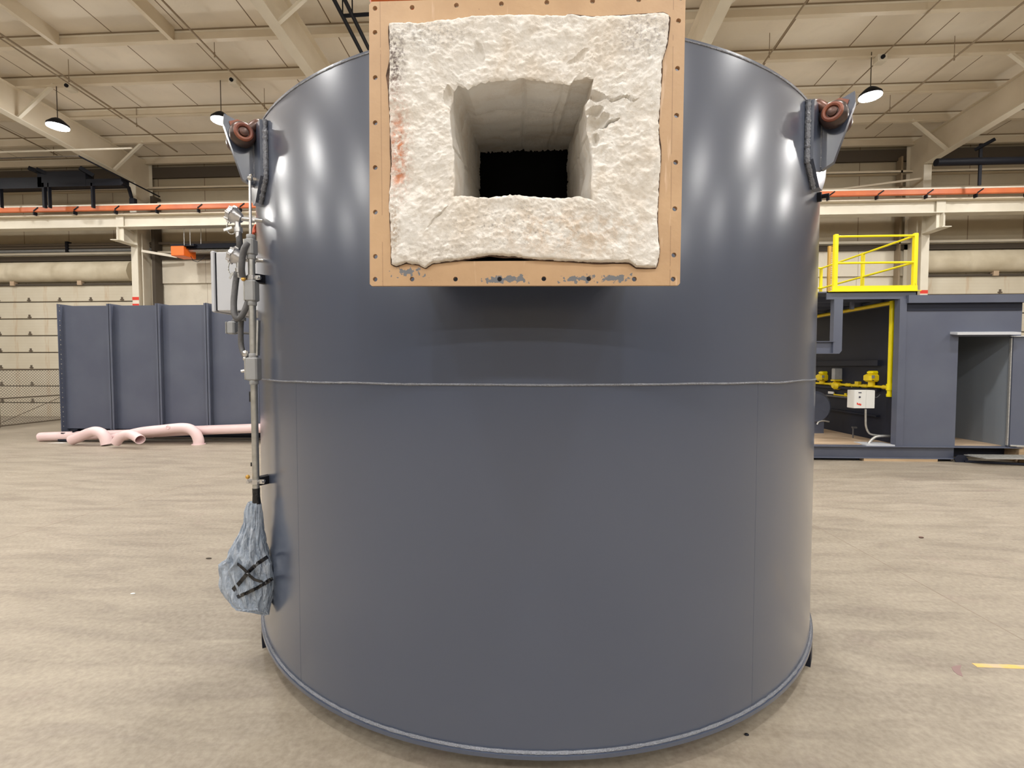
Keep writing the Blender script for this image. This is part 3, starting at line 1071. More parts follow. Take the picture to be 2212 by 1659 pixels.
# =================================================================== DUCT SECTION AND PINK PIPES (left)
DY = 9.62
zt0 = 2.955
zb_ = 0.24
ribs = [-10.36, -9.20, -8.11, -7.03, -5.95, -4.87]
dc = thing('rectangular_duct', 'large blue-grey panelled duct section standing left of the furnace', 'duct', (-7.6, DY + 0.9, 0))
b = MB().box((ribs[0], DY, zb_), (ribs[-1], DY + 1.8, zt0 - 0.03))
b.build('panel', 'paint2', dc)
for i, X in enumerate(ribs):
    b = MB()
    if i == 0:
        holes = []
        for j in range(26):
            zc = zb_ + 0.06 + j * (zt0 - zb_ - 0.1) / 25
            holes.append([(0.052 + 0.012 * cos(2 * pi * t_ / 8), zc + 0.012 * sin(2 * pi * t_ / 8)) for t_ in range(8)])
        b.plate([(0, 0.0), (0.12, 0.0), (0.12, zt0), (0, zt0)], holes, (X, DY - 0.12, 0), (0, 1, 0), (0, 0, 1), (1, 0, 0), 0.012)
        b.box((X - 0.006, DY, 0.0), (X + 0.006, DY + 1.9, zt0))
        b.build('end_flange', 'paint2', dc)
    else:
        b.box((X - 0.006, DY - 0.11, zb_), (X + 0.006, DY + 1.9, zt0))
        b.box((X - 0.05, DY - 0.11, zb_), (X + 0.05, DY - 0.10, zt0 - 0.005))
        b.build('stiffener_rib', 'paint2', dc)
MB().box((ribs[0] + 0.3, DY + 0.1, 0.0), (ribs[-1], DY + 1.7, zb_)).build('skid', 'paint_dark', dc)
MB().bar((ribs[0], DY - 0.02, 0.05), (ribs[-1], DY - 0.02, 0.05), 0.04, 0.04).build('base_rail', 'brown', dc)


def arc_pts(pts, n=8):
    """Catmull-Rom smoothing"""
    P = [Vector(p) for p in pts]
    P = [P[0] * 2 - P[1]] + P + [P[-1] * 2 - P[-2]]
    out = []
    for i in range(1, len(P) - 2):
        for t_ in range(n):
            u = t_ / n
            a_, b_, c_, d_ = P[i - 1], P[i], P[i + 1], P[i + 2]
            out.append(0.5 * ((2 * b_) + (c_ - a_) * u + (2 * a_ - 5 * b_ + 4 * c_ - d_) * u * u + (3 * b_ - a_ - 3 * c_ + d_) * u ** 3))
    out.append(P[-2])
    return out


R_ = 0.098
# 1 long pipe lying at the back, tilted up to the right behind the furnace
b = MB().pipe(arc_pts([W(330, 935, 9.34), W(420, 930, 9.34), W(560, 925, 9.34), W(640, 921, 9.34)], 3), R_)
tag(b.build('pink_pipe', 'pink', smooth=True), 'long straight pale pink pipe lying in front of the duct and running behind the furnace', 'pipe', 'pink pipes')
p0 = Vector((W(97, 940, 9.34).x, 9.34, 0))
b = MB().tube(arc_pts([p0 + Vector((-0.04, 0.0, 0.085)), p0 + Vector((0.0, 0, 0.098)), W(200, 940, 9.34), W(330, 936, 9.34)], 6), [0.06] + [0.095] * 18, 20)
tag(b.build('pink_pipe', 'pink', smooth=True), 'pale pink pipe with rounded end, leftmost on the floor', 'pipe', 'pink pipes')
e = [W(245, 943, 9.12), W(300, 934, 9.12), W(350, 928, 9.12), W(392, 924, 9.12), W(411, 927, 9.12), W(423, 937, 9.12), W(429, 957, 9.12)]
p5 = Vector((W(429, 958, 9.12).x, 9.12, 0))
pc = thing('pink_elbow_pipe', 'long pale pink pipe rising and bending down to a flanged end on the floor', 'pipe', p5, 'pink pipes')
e[-1] = p5 + Vector((0, 0, 0.012))
e.insert(-1, p5 + Vector((0.0, 0.0, 0.09)))
e[0] = Vector((W(245, 955, 9.12).x, 9.12, 0.1))
MB().pipe(arc_pts(e, 8), R_).build('pipe', 'pink', pc, smooth=True)
MB().cyl(p5 + Vector((0, 0, 0.0)), p5 + Vector((0, 0, 0.014)), 0.125, 24).build('flange', 'pink', pc)
a_ = W(363, 923, 9.02)
MB().tube([a_ + Vector((0.035 * cos(t_), 0, 0.035 * sin(t_))) for t_ in [i * pi / 8 for i in range(16)]], 0.008, 6, closed=True).build('lifting_ring', 'pink', pc)
yq = 8.9
s0 = Vector((W(233, 957, yq).x, yq, 0))
e = [Vector((W(155, 954, yq).x, yq, 0.1)), W(172, 944, yq), W(190, 936, yq), W(206, 932, yq), W(219, 936, yq), W(227, 945, yq), s0 + Vector((-0.02, 0, 0.02))]
b = MB().pipe(arc_pts(e, 8), 0.10)
tag(b.build('pink_elbow_pipe', 'pink', smooth=True), 'pale pink elbow pipe arching on the floor at the left end of the duct', 'pipe', 'pink pipes')
yq = 8.68
e = [Vector((W(250, 957, yq).x, yq, 0.09)), W(258, 947, yq), W(268, 940, yq), W(280, 938, yq), W(291, 942, yq - 0.04), W(303, 950, yq - 0.14)]
b = MB().pipe(arc_pts(e, 8), 0.088)
tag(b.build('pink_elbow_pipe', 'pink', smooth=True), 'short pale pink elbow with its open end facing the furnace', 'pipe', 'pink pipes')
# small black jack + paper
j = WZ(140, 954)
jk = thing('pipe_stand', 'small dark pipe stand on the floor beside the leftmost pink pipe', 'stand', j)
MB().bbox(j + Vector((-0.12, -0.05, 0.0)), j + Vector((0.16, 0.08, 0.07)), 0.015).build('base', 'paint_dark', jk)
for dx in (0.0, 0.22):
    MB().cyl(j + Vector((dx, 0.0, 0.05)), j + Vector((dx, 0.0, 0.19 + dx * 0.3)), 0.03, 10).build('post', 'paint_dark', jk)
    MB().cyl(j + Vector((dx, 0.0, 0.18 + dx * 0.3)), j + Vector((dx, 0.0, 0.195 + dx * 0.3)), 0.06, 10).build('head', 'paint_dark', jk)
q = WZ(125, 957)
b = MB().prism([(-0.18, -0.05), (0.14, -0.03), (0.16, 0.05), (0.0, 0.06)], q + Vector((0, 0, 0.003)), (1, 0, 0), (0, 1, 0), (0, 0, 1), 0.003)
tag(b.build('paper_sheet', 'white_paint'), 'white paper scrap on the floor beside the pipe stand', 'paper')

# ---------------------------------------------------------------- chain-link fence
FX = -14.1
fe = thing('chain_link_fence', 'low chain-link fence in front of the left overhead door', 'fence', (FX, 12, 0))
fy0, fy1 = 9.5, 13.7
ztop = 1.52
MB().cyl((FX, fy0, ztop), (FX, fy1, ztop), 0.02, 8).build('rail', 'fence_rail', fe)
MB().cyl((FX, fy0, 0.76), (FX, fy1, 0.76), 0.018, 8).build('rail', 'fence_rail', fe)
MB().cyl((FX, fy0, 0.04), (FX, fy1, 0.04), 0.02, 8).build('rail', 'fence_rail', fe)
MB().cyl((FX, 11.2, 0.05), (FX, 13.7, 0.98), 0.008, 6).build('brace_rod', 'fence_rail', fe)
for y in (9.5, 11.35, 13.7):
    MB().cyl((FX, y, 0), (FX, y, ztop + 0.03), 0.03, 10).build('post', 'fence_rail', fe)
b = MB()
sp = 0.075
y = fy0
hgt = ztop - 0.04
nn = int((fy1 - fy0 + hgt) / sp)
for i in range(nn):
    # rising wires
    for sgn in (1, -1):
        ya_ = fy0 - hgt + i * sp if sgn == 1 else fy0 + i * sp
        p0_, p1_ = [ya_, 0.04], [ya_ + sgn * hgt, ztop]
        lo_t, hi_t = 0.0, 1.0
        dy = p1_[0] - p0_[0]
        t0_, t1_ = sorted(((fy0 - p0_[0]) / dy, (fy1 - p0_[0]) / dy))
        lo_t, hi_t = max(0, t0_), min(1, t1_)
        if hi_t - lo_t > 0.02:
            A = (FX + 0.004 * sgn, p0_[0] + dy * lo_t, 0.04 + hgt * lo_t)
            B = (FX + 0.004 * sgn, p0_[0] + dy * hi_t, 0.04 + hgt * hi_t)
            b.bar(A, B, 0.006, 0.006)
o = b.build('chain_link_mesh', 'wire', fe)

# =================================================================== RIGHT EQUIPMENT MODULE
EY = 8.2
zs1 = W(1900, 963, EY).z      # skid top
zs0 = W(1900, 989, EY).z
xs0 = 4.0
xdoor0, xdoor1 = W(2068, 800, EY).x, W(2180, 800, EY).x
xe0, xe1 = W(1955, 800, EY).x, W(2207, 700, EY).x
ztp = W(2000, 655, EY).z
eq = thing('equipment_enclosure', 'blue-grey steel equipment enclosure on a skid at the right', 'enclosure', (6.5, EY + 1.5, 0))
xsk1 = W(2195, 980, EY).x
sk = MB()
sk.box((xs0, EY, zs0), (W(2060, 980, EY).x, EY + 0.012, zs1))
sk.box((xs0, EY - 0.07, zs1 - 0.012), (W(2200, 960, EY).x, EY + 0.1, zs1))
sk.box((xs0, EY - 0.07, zs0), (W(2060, 980, EY).x, EY + 0.1, zs0 + 0.012))
sk.build('skid_beam', 'paint2', eq)
MB().box((W(2060, 980, EY).x, EY + 0.2, zs0), (xsk1, EY + 0.212, zs1 - 0.012)).build('rear_channel', 'paint_dark', eq)
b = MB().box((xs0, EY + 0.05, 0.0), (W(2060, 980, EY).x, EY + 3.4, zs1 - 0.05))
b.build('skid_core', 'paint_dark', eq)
# timber deck inside
MB().box((xs0, EY + 0.10, zs1 - 0.01), (xe1, EY + 3.4, zs1 + 0.012)).build('deck_floor', 'wood', eq)
# front wall with door opening
zd1 = W(2120, 727, EY).z
t_ = 0.04
fwl = MB()
fwl.box((xe0, EY, zs1), (xdoor0, EY + t_, ztp))
fwl.box((xdoor0, EY, zd1), (xe1, EY + t_, ztp))
fwl.box((xdoor1 + 0.02, EY, zs1), (xe1, EY + t_, zd1))
fwl.build('front_wall', 'paint2', eq)
MB().box((xe1 - t_, EY + t_, zs1), (xe1, EY + 3.4, ztp)).build('side_wall', 'paint2', eq)
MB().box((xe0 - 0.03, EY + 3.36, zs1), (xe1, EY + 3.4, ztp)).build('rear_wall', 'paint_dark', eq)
# inner partition seen through the doorway (angled light panel)
MB().box((xe0, EY + 1.9, zs1), (xdoor1 + 0.02, EY + 1.94, ztp)).build('partition', 'inner_grey', eq)
MB().box((xdoor1 + 0.02, EY + t_, zs1), (xdoor1 + 0.05, EY + 3.3, ztp)).build('inner_wall', 'inner_grey', eq)
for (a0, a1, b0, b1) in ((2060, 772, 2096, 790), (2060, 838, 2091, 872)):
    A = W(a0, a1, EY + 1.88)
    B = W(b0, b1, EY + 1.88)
    MB().box((A.x, EY + 1.86, A.z), (B.x, EY + 1.9, B.z)).build('wall_opening', 'dark_in', eq)  # solid plates, the openings' darkness is painted on
MB().box((xe0 - 0.02, EY - 0.06, ztp), (xe1 + 0.05, EY + 3.45, ztp + 0.13)).build('roof_cap', 'paint2', eq)
MB().box((xe0, EY - 0.01, ztp - 0.13), (xe1 - 0.01, EY + 0.0, ztp)).build('header_strip', 'paint_dark', eq)
# left side wall of the box (carries the gas train)
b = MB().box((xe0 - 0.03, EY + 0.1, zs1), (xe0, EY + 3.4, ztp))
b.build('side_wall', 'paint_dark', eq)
for zz_, hh2 in ((W(1937, 790, 8.4).z, 0.1), (W(1937, 848, 8.4).z, 0.05), (W(1937, 905, 8.4).z, 0.03)):
    MB().box((xe0 - 0.10, EY + 0.5, zz_), (xe0 - 0.03, EY + 3.4, zz_ + hh2)).build('wall_stiffener', 'paint_dark', eq)
# posts
px0, px1 = W(1938, 800, EY).x, W(1953, 800, EY).x
zdk = W(1900, 646, EY).z
MB().box((px0, EY - 0.02, zs1), (px1, EY + 0.10, zdk)).build('post', 'paint2', eq)
hx0, hx1 = W(1801, 700, EY).x, W(1820, 700, EY).x
zh0 = W(1810, 764, EY).z
hp = MB().prism([(hx0, zh0), (hx1 - 0.04, zh0), (hx1, zh0 + 0.05), (hx1, zdk), (hx0, zdk)], (0, EY + 0.05, 0), (1, 0, 0), (0, 0, 1), (0, 1, 0), 0.10)
hp.build('post', 'paint2', eq)
zq = W(1780, 737, EY).z
lb = MB().box((xs0, EY + 0.04, zh0), (hx0 + 0.02, EY + 0.052, zq))
lb.box((xs0, EY - 0.01, zh0), (hx0 + 0.05, EY + 0.10, zh0 + 0.012))
lb.box((xs0, EY - 0.01, zq - 0.012), (hx0 + 0.02, EY + 0.10, zq))
lb.build('cross_beam', 'paint2', eq)
# service deck
rx0, rx1 = W(1803, 600, EY).x, W(1980, 600, EY).x
zdt = W(1900, 629, EY).z
dk = MB()
dk.box((xs0 + 0.9, EY, zdk), (rx1 + 0.02, EY + 0.02, zdt))
dk.box((xs0, EY, zdt - 0.02), (rx1 + 0.02, EY + 2.7, zdt))
dk.box((rx1, EY, zdk), (rx1 + 0.02, EY + 2.7, zdt))
dk.box((xs0, EY + 2.68, zdk - 0.05), (rx1, EY + 2.7, zdt))
for i in range(4):
    dk.box((xs0, EY + 0.5 + 0.55 * i, zdk + 0.02), (rx1, EY + 0.54 + 0.55 * i, zdt - 0.02))
dk.build('service_deck', 'paint2', eq)
MB().box((W(1865, 655, EY).x, EY + 0.3, zdk - 0.13), (W(1865, 655, EY).x + 0.05, EY + 0.35, zdk)).build('hanger_angle', 'paint2', eq)
# awning over the door
aw = MB()
A, B = W(2066, 722, EY - 0.12), W(2203, 722, EY - 0.12)
zaw = W(2120, 723, EY).z
aw.prism([(EY - 0.14, zaw - 0.01), (EY - 0.14, zaw + 0.03), (EY, zaw + 0.05), (EY, zaw + 0.01)], (0.5 * (A.x + B.x), 0, 0), (0, 1, 0), (0, 0, 1), (1, 0, 0), B.x - A.x)
aw.build('rain_hood', 'grey_box', eq)
# open door leaf swung outward to the right
dl = thing('enclosure_door', 'open blue-grey door leaf hinged at the right of the enclosure doorway', 'door', (xdoor1, EY, zs1))
zA = W(2190, 955, EY).z
dlm = MB()
p_h = Vector((xdoor1 + 0.04, EY - 0.01, 0))
p_e = p_h + Vector((0.80, -0.30, 0))
nn_ = Vector((0.30, 0.8, 0)).normalized()
dlm.loft([[p_h + Vector((0, 0, z)), p_e + Vector((0, 0, z)), p_e + nn_ * 0.05 + Vector((0, 0, z)), p_h + nn_ * 0.05 + Vector((0, 0, z))] for z in (zs1 + 0.04, zd1)])
dlo = dlm.build('panel', 'paint2', dl)
MB().bar(p_h + Vector((0, 0, zs1 + 0.03)), p_e + Vector((0, 0, zs1 + 0.03)), 0.06, 0.025).build('bottom_sweep', 'alu_tread', dl)
MB().bar(p_h + Vector((-0.05, 0, zd1)), p_e + Vector((0, 0, zd1)), 0.05, 0.015).build('top_edge', 'grey_box', dl)
MB().box((xdoor1 - 0.005, EY - 0.02, zs1 + 0.03), (xdoor1 + 0.012, EY + 0.01, zd1 - 0.03)).build('seal_strip', 'alu_tread', dl)
# step plate
st1 = thing('step_tread', 'folding aluminium step tread below the enclosure doorway', 'step', WZ(2130, 995))
zst = 0.10
A = [W(2075, 981, EY), W(2190, 982, EY), W(2212, 989, EY - 0.22), W(2100, 991, EY - 0.22)]
za = A[0].z
x0_, x1_ = A[0].x, A[1].x + 0.25
MB().prism([(x0_, EY - 0.06), (x1_, EY - 0.06), (x1_ + 0.15, EY - 0.38), (x0_ + 0.06, EY - 0.38)], (0, 0, za), (1, 0, 0), (0, 1, 0), (0, 0, 1), 0.014).build('tread_plate', 'alu_tread', st1)
for i in range(5):
    yb = EY - 0.09 - 0.06 * i
    MB().box((x0_ + 0.04, yb, za + 0.007), (x1_, yb + 0.018, za + 0.014)).build('rib', 'galv', st1)
fr = MB()
fr.prism([(-0.10, 0.0), (0.05, 0.0), (0.09, 0.06), (0.03, 0.13), (-0.07, 0.13), (-0.13, 0.07)], (x0_ - 0.05, EY - 0.09, za - 0.13), (1, 0, 0), (0, 0, 1), (0, 1, 0), 0.02)
fr.bar((x0_ - 0.02, EY - 0.1, za - 0.10), (x0_ + 0.75, EY - 0.34, 0.03), 0.04, 0.03)
fr.bar((x0_ + 0.75, EY - 0.34, 0.03), (x1_, EY - 0.34, 0.05), 0.04, 0.03)
fr.build('hinge_frame', 'paint_dark', st1)
b = MB().box((W(1860, 990, EY).x, EY - 0.07, 0.0), (W(2018, 990, EY).x, EY + 0.04, zs0 - 0.001))
tag(b.build('timber_plank', 'lumber'), 'pale timber plank under the front skid beam at right', 'plank')
b = MB().bbox((W(2196, 970, EY).x, EY - 0.05, 0.0), (W(2196, 970, EY).x + 0.5, EY + 0.3, W(2200, 967, EY).z), 0.01)
tag(b.build('timber_block', 'lumber'), 'brown timber block under the open door leaf at the right edge', 'block')

# guard rail
gr = thing('guard_rail', 'bright yellow guard railing on the service deck at right', 'railing', (rx0, EY, zdt))
zr1, zr2 = W(1890, 508, EY).z, W(1890, 567, EY).z
pw = 0.052


def rpost(x, y, z0, z1, w_=pw):
    b_ = MB().bbox((x - w_ / 2, y, z0), (x + w_ / 2, y + w_, z1), 0.006)
    b_.build('post', 'yellow', gr)


rx0c, rx1c = W(1806, 600, EY).x, W(1978, 600, EY).x
rpost(rx0c, EY, zdt, zr1 + 0.03, 0.062)
rpost(rx1c, EY, zdt, zr1 + 0.03, 0.062)
RYB = EY + 2.6
for z_ in (zr1 - 0.01, zr2):
    MB().cyl((rx0c, EY + 0.02, z_), (rx1c, EY + 0.02, z_), 0.019, 10).build('rail', 'yellow', gr, smooth=True)
    MB().cyl((rx1c, EY + 0.03, z_), (rx1c, RYB, z_), 0.019, 10).build('rail', 'yellow', gr, smooth=True)
    MB().cyl((xs0, RYB, z_), (rx1c, RYB, z_), 0.019, 10).build('rail', 'yellow', gr, smooth=True)
rpost(rx1c, 9.46, zdt, zr1 + 0.01)
rpost(rx1c, RYB, zdt - 0.25, zr1 + 0.01)
MB().box((rx0c - 0.05, EY - 0.006, zdt), (rx1c + 0.03, EY + 0.0, W(1890, 617, EY).z)).build('toe_board', 'yellow', gr)
MB().box((rx0c - 0.12, EY - 0.05, zdt - 0.008), (rx1c + 0.06, EY + 0.05, zdt + 0.004)).build('edge_angle', 'yellow', gr)
MB().box((rx1c - 0.006, EY, zdt), (rx1c, RYB, zdt + 0.12)).build('toe_board', 'yellow', gr)
# perforated post behind the railing
yp = 11.3
A, B = W(1793, 629, yp), W(1801, 531, yp)
holes = []
nh = 22
for i in range(nh):
    zc = A.z + (B.z - A.z) * (i + 0.5) / nh
    for cx in (0.3, 0.7):
        xc = A.x + (B.x - A.x) * cx
        holes.append([(xc - 0.011, zc - 0.010), (xc + 0.011, zc - 0.010), (xc + 0.011, zc + 0.010), (xc - 0.011, zc + 0.010)])
b = MB().plate([(A.x, 0), (B.x, 0), (B.x, B.z), (A.x, B.z)], holes, (0, yp, 0), (1, 0, 0), (0, 0, 1), (0, 1, 0), 0.004)
b.box((A.x - 0.05, yp, 0), (A.x, yp + 0.05, B.z))
tag(b.build('perforated_post', 'rail_yellow_perf'), 'amber perforated steel upright behind the left end of the guard rail', 'post')
# blue vessel beyond
q = W(1771, 706, 12.6)
b = MB().tube([(q.x - 0.1, 12.6, 0.0), (q.x - 0.1, 12.6, W(1771, 676, 12.6).z), (q.x - 0.1, 12.6, W(1771, 672, 12.6).z)], [0.2, 0.2, 0.15], 20)
tag(b.build('blue_tank', 'blue', smooth=True), 'dark blue upright tank glimpsed between furnace and enclosure', 'tank')

# gas train: runs along the left wall of the enclosure
GX = xe0 - 0.32
gt = thing('gas_train', 'yellow gas pipework with valves and actuators on the enclosure side', 'gas pipework', (GX, EY + 0.7, 1.0))


def G(px, py, X=GX):
    return WX(px, py, X)


vx0 = W(1926, 700, EY + 0.25)
VP = Vector((vx0.x, EY + 0.25, 0))
ztop_v = W(1926, 650, EY + 0.25).z
zbot_v = W(1926, 857, EY + 0.25).z
MB().cyl((VP.x, VP.y, zbot_v), (VP.x, VP.y, ztop_v), 0.038, 16).build('riser_pipe', 'yellow', gt, smooth=True)
MB().cyl((VP.x, VP.y, zbot_v - 0.0), (VP.x, VP.y, zbot_v + 0.05), 0.048, 16).build('pipe_cap', 'yellow', gt, smooth=True)
zrun = W(1926, 837, EY + 0.25).z
MB().cyl((VP.x, VP.y, zrun - 0.05), (VP.x, VP.y, zrun + 0.06), 0.052, 16).build('tee_fitting', 'yellow', gt, smooth=True)
MB().cyl((VP.x, VP.y, ztop_v - 0.03), (VP.x - 0.0, VP.y + 2.6, ztop_v - 0.03), 0.035, 12).build('header_pipe', 'yellow2', gt, smooth=True)
GX = VP.x
GY0, GY1 = VP.y, VP.y + 2.9


def onrun(px):
    """depth along the run at which the sighting px meets the plane X=GX"""
    return WX(px, 840, GX).y


MB().cyl((GX, GY0, zrun), (GX, GY1, zrun), 0.024, 12).build('main_pipe', 'yellow2', gt, smooth=True)
for px, rr, ln in ((1912, .040, .07), (1868, .038, .08), (1850, .034, .10), (1832, .040, .08), (1797, .036, .08)):
    y = onrun(px)
    MB().tube([(GX, y - ln, zrun), (GX, y - ln * .5, zrun), (GX, y, zrun), (GX, y + ln * .5, zrun), (GX, y + ln, zrun)], [rr * .7, rr, rr * .8, rr, rr * .7], 12).build('union_fitting', 'yellow2', gt, smooth=True)
MB().box((GX - 0.03, onrun(1853) - 0.05, zrun), (GX + 0.03, onrun(1853) + 0.05, zrun + 0.08)).build('strainer', 'yellow2', gt)


def actuator(px, sc, py_top, py_bot):
    y = onrun(px)
    q = WX(px, py_top, GX)
    zt_ = q.z
    z0_ = WX(px, py_bot, GX).z
    h_ = zt_ - z0_
    a_ = MB()
    a_.bbox((GX - 0.13, y - 0.10, z0_ + h_ * 0.05), (GX + 0.10, y + 0.10, z0_ + h_ * 0.72), 0.03)
    a_.bbox((GX + 0.02, y - 0.07, z0_ + h_ * 0.12), (GX + 0.24, y + 0.07, z0_ + h_ * 0.62), 0.03)
    ao = a_.build('valve_actuator', 'yellow2', gt)
    MB().bbox((GX - 0.08, y - 0.075, z0_ + h_ * 0.70), (GX + 0.07, y + 0.075, zt_), 0.02).build('actuator_cap', 'yellow', ao)
    MB().cyl((GX - 0.03, y, zrun), (GX - 0.03, y, z0_ + 0.03), 0.055, 14).build('valve_neck', 'yellow2', ao, smooth=True)
    MB().box((GX - 0.10, y - 0.104, z0_ + h_ * 0.36), (GX - 0.05, y - 0.10, z0_ + h_ * 0.62)).build('name_plate', 'grey_cast', ao)
    MB().box((GX - 0.09, y - 0.104, z0_ + h_ * 0.15), (GX - 0.06, y - 0.10, z0_ + h_ * 0.21)).build('indicator', 'ink', ao)


actuator(1886, 1, 801, 826)
actuator(1779, 1, 802, 824)
y = onrun(1808)
rg = MB().tube([(GX - 0.09, y, zrun - 0.02), (GX - 0.05, y, zrun - 0.02), (GX + 0.05, y, zrun - 0.02), (GX + 0.09, y, zrun - 0.02)], [0.05, 0.085, 0.085, 0.05], 18)
rg.tube([(GX, y - 0.11, zrun - 0.03), (GX, y - 0.06, zrun - 0.03), (GX, y, zrun - 0.03)], [0.05, 0.08, 0.08], 18)
rg.build('pressure_regulator', 'yellow2', gt, smooth=True)
y = onrun(1815)
MB().bbox((GX - 0.12, y, zrun + 0.10), (GX + 0.14, y + 0.1, zrun + 0.33), 0.01).build('burner_control', 'grey_cast', gt)
MB().box((GX - 0.12, y - 0.01, zrun + 0.07), (GX + 0.14, y + 0.12, zrun + 0.10)).build('control_bracket', 'yellow2', gt)
# pilot loop
y1_, y2_ = onrun(1840), onrun(1802)
zl = WX(1840, 856, GX).z
MB().tube([(GX, y1_, zrun), (GX, y1_, zl + 0.02), (GX, y1_ + 0.02, zl), (GX, y2_, zl), (GX, y2_, zl + 0.04)], 0.015, 8).build('pilot_line', 'yellow2', gt, smooth=True)
for px in (1827, 1840):
    y = onrun(px)
    MB().cyl((GX, y, zl - 0.02), (GX, y, zl + 0.05), 0.025, 8).build('small_valve', 'yellow2', gt)
MB().box((GX - 0.03, onrun(1803), WX(1800, 851, GX).z), (GX - 0.01, onrun(1792), WX(1800, 846, GX).z)).build('tag_plate', 'white_paint', gt)
MB().cyl((GX - 0.05, onrun(1850), zl - 0.03), (GX - 0.05, GY1, zl - 0.03), 0.018, 8).build('signal_line', 'hose', gt)
# vertical tan pipe farther left
q0, q1 = W(1781, 925, 10.6), W(1781, 765, 10.6)
b = MB().cyl((q0.x, 10.6, zs1), (q0.x, 10.6, W(1781, 765, 10.6).z), 0.022, 10)
b.cyl((q0.x, 10.6, W(1781, 782, 10.6).z), (q0.x, 10.6, W(1781, 776, 10.6).z), 0.035, 10)
tag(b.build('upright_pipe', 'lumber', smooth=True), 'thin tan upright pipe behind the left gas valve', 'pipe')
# blower housing disc
q = W(1764, 880, 9.6)
b = MB().tube([(q.x - 0.05, 9.75, q.z), (q.x - 0.05, 9.6, q.z), (q.x - 0.05, 9.55, q.z)], [0.33, 0.33, 0.28], 32)
b.box((q.x - 0.25, 9.6, zs1), (q.x + 0.15, 9.75, q.z - 0.2))
tag(b.build('blower_housing', 'paint2', smooth=True), 'round dark blower housing half hidden behind the furnace at right', 'blower')
# control box with conduit
yb = EY + 0.22
A, B = W(1844, 882, yb), W(1890, 843, yb)
cb_ = thing('control_box', 'pale grey control box with red marks mounted beside the gas train', 'box', (A.x, yb, A.z))
MB().bbox((A.x, yb, A.z), (B.x, yb + 0.18, B.z), 0.006).build('enclosure', 'white_box', cb_)
MB().box((A.x + 0.004, yb - 0.006, A.z + 0.004), (A.x + 0.196, yb, B.z - 0.004)).build('door', 'white_box', cb_)
MB().box((A.x + 0.204, yb - 0.006, A.z + 0.004), (B.x - 0.004, yb, B.z - 0.004)).build('door', 'white_box', cb_)
MB().box((A.x + 0.07, yb - 0.009, B.z - 0.05), (A.x + 0.12, yb - 0.006, B.z - 0.035)).build('switch_label', 'ink', cb_)
MB().cyl((A.x + 0.09, yb - 0.02, B.z - 0.12), (A.x + 0.09, yb - 0.006, B.z - 0.12), 0.014, 10).build('switch_knob', 'ink', cb_)
MB().prism([(0, 0), (0.05, -0.015), (0.055, 0.02), (0.03, 0.01), (0.005, 0.035)], (A.x + 0.045, yb - 0.008, A.z + 0.07), (1, 0, 0), (0, 0, 1), (0, 1, 0), 0.003).build('warning_mark', 'red', cb_)
MB().prism([(0, 0), (0.02, 0), (0.02, 0.03), (0, 0.03)], (A.x + 0.10, yb - 0.008, A.z + 0.05), (1, 0, 0), (0, 0, 1), (0, 1, 0), 0.003).build('warning_mark', 'red', cb_)
MB().tube(arc_pts([(B.x - 0.02, yb + 0.05, B.z - 0.08), (B.x + 0.06, yb + 0.05, B.z - 0.13), (B.x + 0.13, yb + 0.06, B.z - 0.08)], 6), 0.006, 6).build('sensing_line', 'hose', cb_)
MB().tube(arc_pts([W(1870, 884, yb), W(1870, 905, yb), W(1871, 922, yb), W(1878, 936, yb), W(1893, 940, yb), W(1915, 941, yb), W(1936, 943, yb)], 6), 0.016, 10).build('conduit', 'galv', cb_, smooth=True)
e = [W(1876, 958, yb - 0.05), W(1886, 947, yb - 0.05), W(1900, 942, yb - 0.05), W(1936, 942, yb - 0.05)]
tag(MB().tube(arc_pts(e, 6), 0.021, 10).build('bent_conduit', 'galv', smooth=True), 'bright bent conduit stub rising from the skid deck below the control box', 'conduit')
# stiff grey plate on deck edge
b = MB().box((W(1870, 962, EY).x, EY - 0.02, zs1), (px0 - 0.01, EY + 0.3, zs1 + 0.02))
b.build('deck_plate', 'grey_box', eq)
b = MB().tube(arc_pts([W(1765, 917, 9.3), W(1769, 911, 9.3), W(1779, 909, 9.3), W(1791, 911, 9.3)], 5), 0.015, 8)
tag(b.build('bent_conduit', 'galv', smooth=True), 'small curved conduit at the blower behind the furnace edge', 'conduit')
q = W(1843, 925, 9.0)
b = MB().cyl((q.x, 9.0, zs1), (q.x, 9.0, q.z + 0.02), 0.012, 8).box((q.x - 0.02, 8.98, q.z), (q.x + 0.06, 9.02, q.z + 0.03))
tag(b.build('deck_valve', 'hose'), 'small dark valve stub standing on the timber deck', 'valve')

# =================================================================== THE FURNACE
R = 1.83
CXF, CYF = -0.052, 3.56
ZB, ZS, ZT = 0.105, 1.532, 2.834
fu = thing('furnace_vessel', 'huge glossy blue-grey cylindrical furnace with a square refractory-lined inlet', 'furnace', (CXF, CYF, 0))


def pol(az, r, z):
    a_ = radians(az)
    return Vector((CXF + r * sin(a_), CYF - r * cos(a_), z))


# shell with an opening behind the inlet
NA = 240
zlev = [ZB, 0.4, 0.8, 1.2, ZS, 1.75, 2.0, 2.2, 2.45, 2.70, ZT]
b = MB()
vo = [[b.v.append(tuple(pol(360 * j / NA, rr, z))) or len(b.v) - 1 for j in range(NA)] for rr in (R, R - 0.012) for z in zlev]
nz_ = len(zlev)


def is_hole(i, j):
    if not (2.0 - 1e-6 <= zlev[i] and zlev[i + 1] <= 2.70 + 1e-6):
        return False
    for jj in (j, j + 1):
        x_ = pol(360 * jj / NA, R, 0).x
        y_ = pol(360 * jj / NA, R, 0).y
        if not (-0.42 < x_ < 0.335 and y_ < 3):
            return False
    return True


